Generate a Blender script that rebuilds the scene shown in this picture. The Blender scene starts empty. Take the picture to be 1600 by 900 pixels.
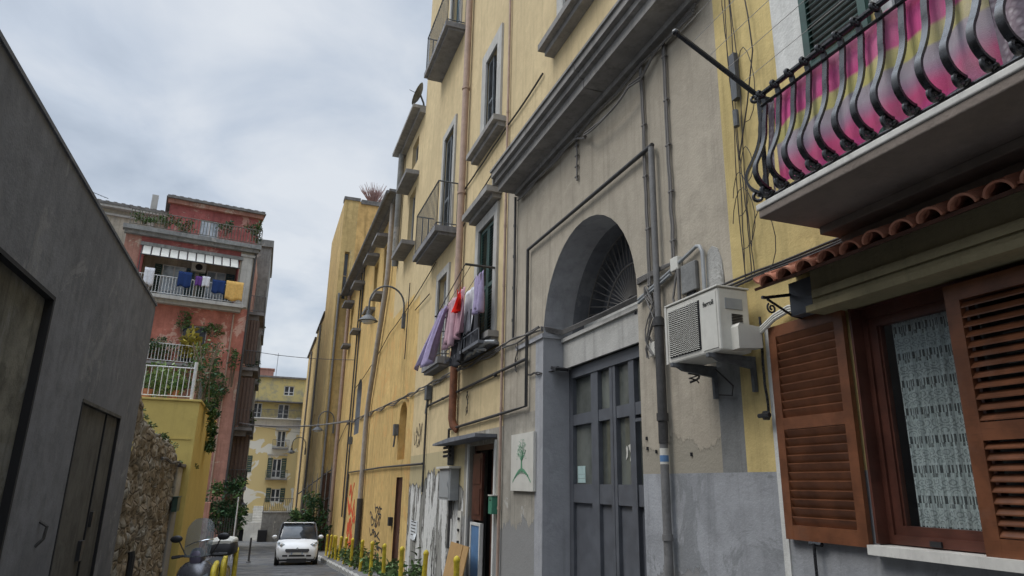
import bpy, math, random
from mathutils import Vector, Matrix, noise as mnoise
random.seed(7)
C = bpy.context.scene.collection
rad = math.radians
OFF = {}

# ------------------------------------------------------------------ objects
def tag(o, label=None, cat=None, group=None, kind=None):
    if label: o['label'] = label
    if cat: o['category'] = cat
    if group: o['group'] = group
    if kind: o['kind'] = kind
    return o

def thing(name, label, cat, loc=(0, 0, 0), group=None):
    o = bpy.data.objects.new(name, None); C.objects.link(o)
    o.location = loc; o.empty_display_size = .2
    OFF[o] = Vector(loc)
    return tag(o, label, cat, group)

def copy_tree(o, parent=None):
    c = o.copy(); C.objects.link(c)
    if parent: c.parent = parent
    OFF[c] = OFF.get(o, Vector((0, 0, 0)))
    for ch in list(o.children): copy_tree(ch, c)
    return c

class MB:
    def __init__(s): s.v = []; s.f = []; s.m = []
    def face(s, pts, m=0):
        b = len(s.v); s.v += [Vector(p) for p in pts]; s.f.append(tuple(range(b, b + len(pts)))); s.m.append(m)
    def box(s, x0, x1, y0, y1, z0, z1, m=0):
        s.obox((( x0 + x1) / 2, (y0 + y1) / 2, (z0 + z1) / 2), (abs(x1 - x0), abs(y1 - y0), abs(z1 - z0)), None, m)
    def obox(s, c, d, rot=None, m=0):
        c = Vector(c); b = len(s.v)
        for i in (-.5, .5):
            for j in (-.5, .5):
                for k in (-.5, .5):
                    p = Vector((i * d[0], j * d[1], k * d[2]))
                    if rot is not None: p = rot @ p
                    s.v.append(c + p)
        for q in ((0, 1, 3, 2), (4, 6, 7, 5), (0, 4, 5, 1), (2, 3, 7, 6), (0, 2, 6, 4), (1, 5, 7, 3)):
            s.f.append(tuple(b + i for i in q)); s.m.append(m)
    def tube(s, pts, r, n=8, m=0, cap=True, flat=None):
        pts = [Vector(p) for p in pts]
        b = len(s.v); k = len(pts); up0 = None
        for i, p in enumerate(pts):
            t = (pts[min(i + 1, k - 1)] - pts[max(i - 1, 0)])
            t = t.normalized() if t.length > 1e-9 else Vector((0, 0, 1))
            if up0 is None:
                a = Vector((0, 0, 1)) if abs(t.z) < .9 else Vector((0, 1, 0))
                up0 = (a - t * a.dot(t)).normalized()
            else:
                up0 = (up0 - t * up0.dot(t)).normalized()
            w = t.cross(up0)
            rr = r[i] if isinstance(r, (list, tuple)) else r
            for j in range(n):
                an = 2 * math.pi * (j + .5) / n
                fx = flat if flat else 1
                s.v.append(p + up0 * math.cos(an) * rr + w * math.sin(an) * rr * fx)
        for i in range(k - 1):
            for j in range(n):
                s.f.append((b + i * n + j, b + i * n + (j + 1) % n, b + (i + 1) * n + (j + 1) % n, b + (i + 1) * n + j)); s.m.append(m)
        if cap:
            s.f.append(tuple(b + j for j in range(n))[::-1]); s.m.append(m)
            s.f.append(tuple(b + (k - 1) * n + j for j in range(n))); s.m.append(m)
    def rings(s, rings, m=0, cap=True, closed=True):
        b = len(s.v); n = len(rings[0])
        for r in rings: s.v += [Vector(p) for p in r]
        for i in range(len(rings) - 1):
            for j in range(n if closed else n - 1):
                s.f.append((b + i * n + j, b + i * n + (j + 1) % n, b + (i + 1) * n + (j + 1) % n, b + (i + 1) * n + j)); s.m.append(m)
        if cap and closed:
            s.f.append(tuple(b + j for j in range(n))[::-1]); s.m.append(m)
            s.f.append(tuple(b + (len(rings) - 1) * n + j for j in range(n))); s.m.append(m)
    def ell(s, c, r, m=0, nu=12, nv=8):
        c = Vector(c); rs = []
        for i in range(nv + 1):
            a = math.pi * (i + .02) / (nv + .04) - math.pi / 2
            rs.append([c + Vector((r[0] * math.cos(a) * math.cos(2 * math.pi * j / nu), r[1] * math.cos(a) * math.sin(2 * math.pi * j / nu), r[2] * math.sin(a))) for j in range(nu)])
        s.rings(rs, m)
    def prism(s, pts, T, d0, d1, m=0):
        # polygon pts (u,z) through depth d0..d1 by mapping T
        n = len(pts)
        s.face([T(u, z, d0) for u, z in pts], m); s.face([T(u, z, d1) for u, z in pts][::-1], m)
        for i in range(n):
            a, b_ = pts[i], pts[(i + 1) % n]
            s.face([T(*a, d0), T(*a, d1), T(*b_, d1), T(*b_, d0)], m)
    def tb(s, T, u0, u1, z0, z1, d0, d1, m=0):
        s.prism([(u0, z0), (u1, z0), (u1, z1), (u0, z1)], T, d0, d1, m)
    def build(s, name, mats, parent=None, smooth=False, bevel=0, loc=None, label=None):
        off = Vector((0, 0, 0))
        if parent is not None: off = OFF.get(parent, off)
        elif loc is not None: off = Vector(loc)
        me = bpy.data.meshes.new(name)
        me.from_pydata([tuple(p - off) for p in s.v], [], s.f)
        if not isinstance(mats, (list, tuple)): mats = [mats]
        for m in mats: me.materials.append(m)
        me.polygons.foreach_set('material_index', s.m)
        if smooth: me.polygons.foreach_set('use_smooth', [True] * len(s.f))
        me.update()
        o = bpy.data.objects.new(name, me); C.objects.link(o)
        if parent is not None: o.parent = parent
        elif loc is not None: o.location = loc
        OFF[o] = off
        if smooth and smooth != 'all':
            try:
                me.set_sharp_from_angle(angle=rad(40))
            except Exception: pass
        if bevel:
            b = o.modifiers.new('bevel', 'BEVEL'); b.width = bevel; b.segments = 2; b.limit_method = 'ANGLE'; b.angle_limit = rad(40)
        if label: o['label'] = label
        return o

def TR(u, z, d): return Vector((4 + d, u, z))
def TLf(X0): return lambda u, z, d: Vector((X0 - d, u, z))
def TYf(Y0): return lambda u, z, d: Vector((u, Y0 + d, z))
def TRot(x0, y0, ang):
    c, s = math.cos(ang), math.sin(ang)
    return lambda u, z, d: Vector((x0 + u * c - d * s, y0 + u * s + d * c, z))

def ground(y): 
    y = min(max(y, -30), 90)
    return -.046 * y - .00013 * y * abs(y)

def arc_pts(u0, u1, zs, rise, n=20):
    c = (u0 + u1) / 2; a = (u1 - u0) / 2
    return [(c - a * math.cos(math.pi * i / n), zs + rise * math.sin(math.pi * i / n)) for i in range(n + 1)]

def wall(mb, T, u0, u1, z0, z1, ops, zone=None, cu=(), cz=(), rev=None, step=None):
    us = {u0, u1, *[c for c in cu if u0 < c < u1]}; zs = {z0, z1, *[c for c in cz if z0 < c < z1]}
    for o in ops: us |= {o['u0'], o['u1']}; zs |= {o['z0'], o['z1']}
    us = sorted(us); zs = sorted(zs)
    for i in range(len(us) - 1):
        for j in range(len(zs) - 1):
            a, b, c, d = us[i], us[i + 1], zs[j], zs[j + 1]
            uc, zc = (a + b) / 2, (c + d) / 2
            if any(o['u0'] < uc < o['u1'] and o['z0'] < zc < o['z1'] for o in ops): continue
            mb.face([T(a, c, 0), T(b, c, 0), T(b, d, 0), T(a, d, 0)], zone(uc, zc) if zone else 0)
    for o in ops:
        m = o.get('rm', rev if rev is not None else (zone(o['u0'] - .05, (o['z0'] + o['z1']) / 2) if zone else 0)); dp = o.get('d', .25)
        a, b, c, d = o['u0'], o['u1'], o['z0'], o['z1']
        rise = o.get('arch', 0); zsp = d - rise
        mz = zone(a + .1, d - .05) if zone else 0
        if rise:
            P = arc_pts(a, b, zsp, rise)
            for k in range(len(P) - 1):
                (p, q), (r, s_) = P[k], P[k + 1]
                mb.face([T(p, q, 0), T(r, s_, 0), T(r, d, 0), T(p, d, 0)], mz)
                mb.face([T(p, q, 0), T(r, s_, 0), T(r, s_, dp), T(p, q, dp)], m)
        else:
            mb.face([T(a, d, 0), T(b, d, 0), T(b, d, dp), T(a, d, dp)], m)
        mb.face([T(a, c, 0), T(a, zsp, 0), T(a, zsp, dp), T(a, c, dp)], m)
        mb.face([T(b, c, 0), T(b, zsp, 0), T(b, zsp, dp), T(b, c, dp)], m)
        mb.face([T(a, c, 0), T(b, c, 0), T(b, c, dp), T(a, c, dp)], m)

def shell(mb, T, u0, u1, z0, z1, depth, m=0, top=True, side_m=None):
    sm = m if side_m is None else side_m
    for u in (u0, u1): mb.face([T(u, z0, 0), T(u, z0, depth), T(u, z1, depth), T(u, z1, 0)], sm)
    mb.face([T(u0, z0, depth), T(u1, z0, depth), T(u1, z1, depth), T(u0, z1, depth)], m)
    if top: mb.face([T(u0, z1, 0), T(u1, z1, 0), T(u1, z1, depth), T(u0, z1, depth)], m)

# ------------------------------------------------------------------ materials
class NT:
    def __init__(s, name):
        s.mat = bpy.data.materials.new(name); s.mat.use_nodes = True
        s.t = s.mat.node_tree; s.b = s.t.nodes['Principled BSDF']
        s.pos = s.n('ShaderNodeNewGeometry').outputs['Position']
    def n(s, ty, **k):
        x = s.t.nodes.new(ty)
        for a, b in k.items(): setattr(x, a, b)
        return x
    def l(s, a, b): s.t.links.new(a, b)
    def setin(s, inp, v):
        if hasattr(v, 'links') or hasattr(v, 'is_linked'): s.l(v, inp)
        else: inp.default_value = v
    def vec(s, scale, src=None):
        m = s.n('ShaderNodeMapping'); s.l(src or s.pos, m.inputs[0]); m.inputs['Scale'].default_value = scale
        return m.outputs[0]
    def noise(s, scale=1, sc=(1, 1, 1), detail=4, rough=.6, src=None, dist=0):
        x = s.n('ShaderNodeTexNoise'); s.l(s.vec(sc, src), x.inputs['Vector'])
        x.inputs['Scale'].default_value = scale; x.inputs['Detail'].default_value = detail; x.inputs['Roughness'].default_value = rough
        x.inputs['Distortion'].default_value = dist
        return x.outputs['Fac']
    def ramp(s, fac, a, b, c0=0., c1=1.):
        x = s.n('ShaderNodeMapRange'); s.l(fac, x.inputs[0]); x.inputs[1].default_value = a; x.inputs[2].default_value = b
        x.inputs[3].default_value = c0; x.inputs[4].default_value = c1; x.interpolation_type = 'SMOOTHSTEP' if a < b else 'LINEAR'
        return x.outputs[0]
    def mix(s, fac, a, b, mode='MIX'):
        x = s.n('ShaderNodeMix', data_type='RGBA', blend_type=mode)
        s.setin(x.inputs[0], fac)
        for i, v in ((6, a), (7, b)):
            if isinstance(v, tuple): x.inputs[i].default_value = (*v[:3], 1)
            else: s.l(v, x.inputs[i])
        return x.outputs[2]
    def math(s, op, a, b=0.):
        x = s.n('ShaderNodeMath', operation=op); s.setin(x.inputs[0], a); s.setin(x.inputs[1], b); return x.outputs[0]
    def sep(s):
        x = s.n('ShaderNodeSeparateXYZ'); s.l(s.pos, x.inputs[0]); return x.outputs
    def bump(s, h, strength=.3, dist=.01):
        x = s.n('ShaderNodeBump'); s.l(h, x.inputs['Height']); x.inputs['Strength'].default_value = strength; x.inputs['Distance'].default_value = dist
        s.l(x.outputs[0], s.b.inputs['Normal'])
    def out(s, col, rough=.85, metal=0, spec=.3):
        s.setin(s.b.inputs['Base Color'], (*col, 1) if isinstance(col, tuple) else col)
        s.setin(s.b.inputs['Roughness'], rough); s.b.inputs['Metallic'].default_value = metal
        s.b.inputs['Specular IOR Level'].default_value = spec
        return s.mat

def sc(c, k): return tuple(min(1, x * k) for x in c)

def plaster(name, base, var=.16, streak=.25, patch=None, pamt=.62, bumps=.35, grime=.35, seed=0., flake=None):
    t = NT(name)
    src = t.n('ShaderNodeVectorMath', operation='ADD'); t.l(t.pos, src.inputs[0]); src.inputs[1].default_value = (seed, seed * 2, seed)
    src = src.outputs[0]
    big = t.noise(.55, detail=5, src=src, dist=.6); mid = t.noise(3.2, detail=6, src=src, rough=.7); fine = t.noise(38, detail=3, src=src)
    st = t.noise(1.6, sc=(4, 4, .22), detail=5, src=src, rough=.7)
    col = t.mix(t.ramp(big, .35, .7), sc(base, 1 - var), sc(base, 1 + var * .7))
    col = t.mix(t.ramp(mid, .38, .72, 0, .75), col, sc(base, 1 - var * 2.2))
    col = t.mix(t.ramp(t.noise(1.7, detail=7, src=src, rough=.75, dist=1.), .55, .68, 0, .35), col, sc(base, 1.22))
    if patch: col = t.mix(t.ramp(t.noise(.9, detail=8, src=src, rough=.72, dist=.8), pamt, pamt + .05), col, patch)
    col = t.mix(t.ramp(st, .47, .74, 0, min(.9, streak * 1.5)), col, sc(base, .38))
    col = t.mix(t.ramp(t.noise(7, detail=8, rough=.8, src=src), .58, .75, 0, grime), col, sc(base, .55))
    h = t.math('ADD', t.math('MULTIPLY', fine, .3), t.math('ADD', mid, big))
    if flake:
        fz = t.math('ADD', t.sep()[2], t.math('MULTIPLY', t.noise(2.6, sc=(1, 1, .55), detail=9, rough=.68, src=src), -flake[1] * 1.6))
        m = t.ramp(fz, flake[0] - .012 - flake[1] * .8, flake[0] + .012 - flake[1] * .8, 1., 0.)
        col = t.mix(m, col, flake[2]); h = t.math('SUBTRACT', h, t.math('MULTIPLY', m, .6))
    t.bump(h, min(1, bumps * 1.5), .025)
    return t.out(col, .92, 0, .15)

def simple(name, col, rough=.6, metal=0, var=.12, scale=6, bumps=.1, spec=.4, dirt=0):
    t = NT(name)
    n1 = t.noise(scale, detail=6, rough=.7)
    c = t.mix(t.ramp(n1, .3, .7), sc(col, 1 - var), sc(col, 1 + var))
    if dirt: c = t.mix(t.ramp(t.noise(scale * 2.3, sc=(1, 1, .35), detail=8, rough=.8), .5, .72, 0, dirt), c, (.06, .045, .035))
    if bumps: t.bump(t.noise(scale * 6, detail=3), bumps, .005)
    return t.out(c, t.ramp(n1, .2, .8, max(.02, rough - .08), min(1, rough + .1)), metal, spec)

def louvre_paint(name, col):
    t = NT(name)
    n1 = t.noise(5, sc=(1, 1, 1), detail=6); n2 = t.noise(30, sc=(1, .3, 4), detail=4)
    c = t.mix(t.ramp(n1, .3, .7), sc(col, .7), sc(col, 1.25)); c = t.mix(t.ramp(n2, .5, .8, 0, .5), c, sc(col, .45)); c = t.mix(t.ramp(t.noise(2.2, sc=(1, 1, .5), detail=9, rough=.75), .56, .7, 0, .35), c, tuple(.6 * x + .06 for x in col))
    t.bump(n2, .15, .003); return t.out(c, .45, 0, .4)

M = {}
M['beige'] = plaster('beige_plaster', (.41, .36, .285), .10, .26, bumps=.35, grime=.3, seed=3, flake=(2.02, .55, (.30, .27, .215)))
M['beige_low'] = plaster('stained_beige_plaster', (.37, .34, .285), .16, .4, patch=(.42, .40, .36), pamt=.6, grime=.4, seed=5, flake=(1.0, .8, (.24, .235, .225)))
M['yellow'] = plaster('pale_yellow_plaster', (.60, .475, .275), .09, .22, grime=.2, bumps=.25, seed=1)
M['yellow_near'] = plaster('warm_yellow_plaster', (.58, .45, .20), .12, .3, grime=.25, bumps=.3, seed=11)
M['ochre'] = plaster('ochre_plaster', (.62, .43, .175), .14, .4, grime=.3, patch=(.58, .36, .14), pamt=.55, seed=8)
M['ochre2'] = plaster('faded_ochre_plaster', (.57, .41, .18), .16, .45, grime=.35, patch=(.36, .30, .18), pamt=.6, seed=15)
M['ochre_brick'] = plaster('orange_ochre_plaster', (.62, .40, .16), .16, .5, grime=.45, seed=21)
M['base_grey'] = plaster('grey_cement_base', (.33, .335, .345), .14, .28, patch=(.225, .23, .235), pamt=.55, grime=.3, seed=4, flake=(.75, .9, (.235, .23, .225)))
M['cement'] = plaster('bare_cement_patch', (.25, .25, .24), .2, .35, patch=(.36, .34, .31), pamt=.58, grime=.4, seed=9)
M['blue_grey'] = plaster('blue_grey_painted_plaster', (.385, .385, .395), .12, .2, grime=.2, seed=2)
M['stone_trim'] = plaster('dark_stone_trim', (.31, .295, .275), .18, .35, grime=.3, seed=6)
M['soffit'] = plaster('weathered_slab', (.24, .235, .235), .18, .3, grime=.3, seed=7)
M['trim'] = plaster('grey_window_trim', (.46, .445, .41), .1, .3, grime=.25, seed=12)
M['dark_wall'] = plaster('dark_grey_render', (.175, .18, .195), .16, .22, patch=(.205, .208, .215), pamt=.56, grime=.35, bumps=.25, seed=14)
M['red'] = plaster('faded_red_plaster', (.38, .125, .115), .2, .3, patch=(.46, .27, .22), pamt=.56, grime=.3, seed=16)
M['salmon'] = plaster('salmon_plaster', (.50, .19, .14), .2, .3, patch=(.55, .34, .27), pamt=.54, grime=.3, seed=27)
M['pink'] = plaster('washed_pink_plaster', (.42, .22, .17), .15, .4, patch=(.5, .38, .3), pamt=.55, grime=.35, seed=17)
M['cream'] = plaster('old_cream_plaster', (.44, .39, .31), .14, .4, patch=(.33, .30, .25), pamt=.58, grime=.4, seed=18)
M['white'] = plaster('white_render', (.62, .61, .57), .08, .25, grime=.2, seed=19)
M['out_yellow'] = plaster('fresh_yellow_paint', (.50, .39, .13), .06, .15, grime=.1, bumps=.12, seed=20)
M['roof'] = simple('old_roof_covering', (.15, .14, .13), .9, var=.35, scale=3, bumps=.5)
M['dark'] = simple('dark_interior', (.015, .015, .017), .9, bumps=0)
M['iron'] = simple('black_painted_iron', (.018, .018, .02), .28, var=.3, scale=20, bumps=.12, spec=.6)
M['old_iron'] = simple('dull_grey_iron', (.10, .105, .11), .6, var=.3, scale=12, dirt=.3)
M['white_iron'] = simple('white_painted_iron', (.55, .55, .54), .5, scale=12, dirt=.25)
M['rust'] = simple('rusty_brown_downpipe', (.23, .095, .05), .7, var=.3, scale=7, dirt=.35)
M['pinkpipe'] = simple('faded_pink_brown_pipe', (.37, .26, .20), .65, var=.15, scale=5, dirt=.25)
M['lilacpipe'] = simple('grey_lilac_pipe', (.36, .32, .28), .65, var=.15, scale=5, dirt=.2)
M['greypipe'] = simple('grey_conduit', (.16, .155, .15), .6, var=.2, scale=8, dirt=.25)
M['darkpipe'] = simple('dark_iron_pipe', (.05, .048, .047), .55, var=.3, scale=12, dirt=.2)
M['cable'] = simple('black_cable_rubber', (.035, .03, .028), .6, scale=20, bumps=0)
M['cable_grey'] = simple('weathered_grey_cable', (.15, .14, .13), .7, scale=10, bumps=0)
M['brown'] = louvre_paint('brown_shutter_paint', (.15, .056, .025))
M['brown_frame'] = louvre_paint('dark_red_brown_window_paint', (.085, .03, .02))
M['wood_dark'] = louvre_paint('old_brown_door_wood', (.075, .032, .02))
M['green'] = louvre_paint('dark_green_shutter_paint', (.025, .06, .048))
M['grey_shutter'] = louvre_paint('faded_grey_shutter_paint', (.12, .13, .135))
M['blue_door'] = louvre_paint('blue_green_shutter_paint', (.05, .10, .12))
M['door_grey'] = simple('dark_grey_gate_paint', (.095, .10, .112), .42, var=.15, scale=5, spec=.4, dirt=.1)
M['metal_old'] = plaster('old_steel_door', (.125, .12, .108), .25, .45, grime=.5, bumps=.15, seed=23)
M['rusty_sheet'] = plaster('streaked_weathered_sheet', (.17, .165, .14), .3, .55, patch=(.16, .16, .15), pamt=.58, grime=.6, seed=24)
M['white_plastic'] = simple('aged_white_plastic', (.57, .55, .49), .45, var=.06, scale=5, dirt=.12)
M['grey_plastic'] = simple('grey_plastic', (.30, .31, .31), .5, var=.1)
M['black_plastic'] = simple('black_plastic', (.02, .02, .022), .5)
M['green_plastic'] = simple('green_plastic_box', (.05, .2, .13), .4)
M['marble'] = simple('white_marble_sill', (.62, .60, .55), .5, var=.1, scale=4, dirt=.25)
M['khaki'] = plaster('khaki_beam_paint', (.30, .255, .15), .12, .25, grime=.3, seed=26)
M['yellow_paint'] = simple('yellow_bollard_paint', (.52, .40, .03), .55, var=.25, scale=9, dirt=.6)
M['car_white'] = simple('white_car_paint', (.72, .73, .74), .2, var=.02, bumps=0, spec=.6)
M['rubber'] = simple('tyre_rubber', (.018, .018, .018), .85)
M['chrome'] = simple('dull_chrome', (.6, .6, .6), .2, metal=1, var=.05, bumps=0)
M['scooter'] = simple('dark_silver_scooter_paint', (.09, .09, .10), .25, metal=.4, var=.05, bumps=0, spec=.6)
M['scooter2'] = simple('purple_grey_scooter_panel', (.10, .09, .13), .3, metal=.2, var=.05, bumps=0)
M['seat'] = simple('scooter_seat_vinyl', (.02, .02, .022), .6)
M['red_light'] = simple('red_lamp_plastic', (.5, .02, .02), .25, bumps=0)
M['bark'] = simple('plant_stem_bark', (.12, .085, .055), .9, var=.3, bumps=.4)
M['drybush'] = simple('dry_pinkish_twigs', (.28, .17, .15), .9, var=.2)
M['concrete'] = plaster('pavement_concrete', (.19, .19, .19), .15, .1, grime=.4, seed=30)
M['paper'] = simple('printed_paper', (.6, .62, .63), .8, var=.1, scale=25, bumps=0)
M['blue_panel'] = simple('blue_notice_panel', (.10, .20, .36), .6, var=.1, dirt=.2)
M['cardboard'] = simple('tan_cardboard', (.36, .22, .09), .85, var=.1)
M['tealpaper'] = simple('pale_teal_notice_paper', (.38, .5, .48), .8, var=.1, bumps=0)
M['spray_red'] = simple('red_spray_paint', (.55, .07, .02), .8, var=.2)
M['spray_black'] = simple('faded_black_spray_paint', (.05, .045, .04), .8)
M['spray_green'] = simple('olive_spray_paint', (.10, .12, .06), .8)
M['sign_green'] = simple('green_sign_print', (.10, .26, .15), .6)
M['sign_dark'] = simple('dark_sign_print', (.05, .05, .045), .6)
M['rope'] = simple('thin_clothes_line', (.35, .33, .30), .8, bumps=0)
for nm, c in dict(cloth_red=(.75, .03, .02), cloth_pink=(.50, .30, .34), cloth_rose=(.55, .36, .40), cloth_lilac=(.38, .32, .47), cloth_white=(.6, .6, .62), cloth_navy=(.02, .04, .12),
                  cloth_orange=(.62, .38, .12), cloth_charcoal=(.06, .06, .065), cloth_black=(.03, .03, .032), cloth_brown=(.13, .095, .08), cloth_purple=(.12, .05, .2)).items():
    M[nm] = simple(nm, c, .9, var=.12, scale=9, bumps=.2, spec=.1)

def leafmat(name, c):
    t = NT(name)
    oi = t.n('ShaderNodeNewGeometry').outputs['Random Per Island']
    col = t.mix(oi, sc(c, .55), sc(c, 1.6))
    t.b.inputs['Transmission Weight'].default_value = 0
    return t.out(col, .55, 0, .35)
M['leaf'] = leafmat('mid_green_leaves', (.085, .155, .05)); M['leaf_dark'] = leafmat('dark_glossy_leaves', (.035, .08, .036))
M['leaf_pale'] = leafmat('pale_green_leaves', (.18, .25, .09)); M['petal'] = leafmat('white_petals', (.5, .5, .42)); M['leaf_yellow'] = leafmat('yellowed_palm_leaves', (.32, .27, .05))
M['moss'] = leafmat('mossy_weeds', (.08, .12, .04))

def glass_dark(name, c=(.03, .035, .042), rough=.06):
    t = NT(name)
    n1 = t.noise(1.3, detail=4)
    col = t.mix(t.ramp(n1, .3, .7), sc(c, .6), sc(c, 1.8))
    t.bump(t.noise(1.5, detail=1), .06, .02)
    return t.out(col, rough, 0, .5)
M['glass'] = glass_dark('reflective_window_glass')
M['door_glass'] = glass_dark('dusty_door_glass', (.085, .09, .08), .16)
M['glass_pale'] = glass_dark('glass_over_white_curtain', (.30, .34, .37), .15)
M['lamp_glass'] = simple('frosted_lamp_glass', (.5, .5, .48), .3, bumps=0)

def mat_clear(name, tint=(.9, .95, .95), fac=.12):
    t = NT(name); nt = t.t; nt.nodes.remove(t.b)
    tr = nt.nodes.new('ShaderNodeBsdfTransparent'); tr.inputs[0].default_value = (*tint, 1)
    gl = nt.nodes.new('ShaderNodeBsdfGlossy'); gl.inputs['Roughness'].default_value = .05
    mx = nt.nodes.new('ShaderNodeMixShader'); mx.inputs[0].default_value = fac
    nt.links.new(tr.outputs[0], mx.inputs[1]); nt.links.new(gl.outputs[0], mx.inputs[2])
    nt.links.new(mx.outputs[0], nt.nodes['Material Output'].inputs[0]); return t.mat
M['clear'] = mat_clear('clear_window_glass')
def mat_screen():
    t = NT('smoked_windscreen'); nt = t.t
    tr = nt.nodes.new('ShaderNodeBsdfTransparent'); tr.inputs[0].default_value = (.7, .75, .78, 1)
    mx = nt.nodes.new('ShaderNodeMixShader'); mx.inputs[0].default_value = .55; t.b.inputs['Base Color'].default_value = (.16, .18, .19, 1); t.b.inputs['Roughness'].default_value = .25
    nt.links.new(tr.outputs[0], mx.inputs[1]); nt.links.new(t.b.outputs[0], mx.inputs[2]); nt.links.new(mx.outputs[0], nt.nodes['Material Output'].inputs[0]); return t.mat
M['screen'] = mat_screen()

def mat_lace():
    t = NT('crocheted_lace'); nt = t.t
    x = t.sep()
    def wav(sock, freq, ph=0):  # 0..1 sine
        a = t.math('MULTIPLY', sock, freq); a = t.math('ADD', a, ph); return t.math('ADD', t.math('MULTIPLY', t.math('SINE', a), .5), .5)
    z = x[2]; y = x[1]
    band = t.math('FRACT', t.math('MULTIPLY', z, 5.2))           # horizontal bands of the pattern
    fringe = t.math('MULTIPLY', t.math('LESS_THAN', band, .26), t.math('GREATER_THAN', wav(y, 380), .45))
    row = t.math('MULTIPLY', t.math('GREATER_THAN', band, .86), t.math('GREATER_THAN', wav(y, 150), .6))
    vz = t.n('ShaderNodeTexVoronoi'); t.l(t.vec((1, 17, 15.6)), vz.inputs['Vector']); vz.inputs['Scale'].default_value = 1.; vz.inputs['Randomness'].default_value = .25
    fl = t.math('GREATER_THAN', t.math('SINE', t.math('MULTIPLY', vz.outputs['Distance'], 26)), .45)
    mid = t.math('MULTIPLY', t.math('MULTIPLY', t.math('GREATER_THAN', band, .34), t.math('LESS_THAN', band, .8)), fl)
    mesh = t.math('MULTIPLY', t.math('GREATER_THAN', wav(y, 900), .55), t.math('GREATER_THAN', wav(z, 900), .5))
    holes = t.math('MAXIMUM', t.math('MAXIMUM', t.math('MULTIPLY', fringe, .9), t.math('MULTIPLY', row, .7)), t.math('MAXIMUM', t.math('MULTIPLY', mid, .55), t.math('MULTIPLY', mesh, .5)))
    n = t.noise(40, detail=3)
    a = t.math('SUBTRACT', 1., t.math('MULTIPLY', holes, .9))
    col = t.mix(t.ramp(n, .3, .7), (.44, .47, .46), (.62, .65, .64))
    t.setin(t.b.inputs['Alpha'], a)
    return t.out(col, .9, 0, .1)
M['lace'] = mat_lace()

def mat_sheet():
    t = NT('striped_bed_sheet'); x = t.sep()
    # slanted stripes of pink, lilac grey and yellow
    w = t.math('ADD', t.math('MULTIPLY', x[2], 1.0), t.math('MULTIPLY', t.noise(1.2, detail=1), .06))
    f = t.math('FRACT', t.math('MULTIPLY', w, 1.62))
    cr = t.n('ShaderNodeValToRGB'); t.l(f, cr.inputs[0]); e = cr.color_ramp; e.interpolation = 'LINEAR'
    stops = [(0, (.60, .06, .19)), (.12, (.64, .08, .23)), (.24, (.40, .22, .32)), (.34, (.40, .35, .40)), (.47, (.38, .34, .37)), (.50, (.55, .50, .16)), (.66, (.56, .50, .18)), (.70, (.62, .06, .24)), (.92, (.68, .07, .28)), (1, (.62, .045, .20))]
    e.elements[0].position = 0; e.elements[0].color = (*stops[0][1], 1); e.elements[1].position = 1; e.elements[1].color = (*stops[-1][1], 1)
    for p, c in stops[1:-1]:
        q = e.elements.new(p); q.color = (*c, 1)
    n = t.noise(4, sc=(1, 1, .3), detail=6, rough=.6); wv = t.noise(160, detail=2)
    col = t.mix(t.ramp(n, .4, .7, .1, .5), cr.outputs[0], (.50, .42, .44), 'MIX')
    t.bump(t.math('ADD', t.math('MULTIPLY', wv, .1), n), .9, .03)
    return t.out(col, .9, 0, .1)
M['sheet'] = mat_sheet()
def mat_lacecloth():
    t = NT('ruched_lace_edge')
    v = t.n('ShaderNodeTexVoronoi'); t.l(t.vec((1, 1, 1)), v.inputs['Vector']); v.inputs['Scale'].default_value = 26
    col = t.mix(t.ramp(v.outputs['Distance'], .15, .5), (.50, .44, .46), (.30, .24, .27)); t.bump(v.outputs['Distance'], .6, .01)
    return t.out(col, .9, 0, .1)
M['lace_edge'] = mat_lacecloth()

def mat_tile():
    t = NT('terracotta_tile')
    n = t.noise(5, detail=6, rough=.7); n2 = t.noise(22, detail=5)
    c = t.mix(t.ramp(n, .3, .7), (.34, .13, .08), (.44, .21, .14)); c = t.mix(t.ramp(n2, .55, .75, 0, .5), c, (.2, .12, .09))
    t.bump(n2, .3, .004); return t.out(c, .85, 0, .2)
M['tile'] = mat_tile()

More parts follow.
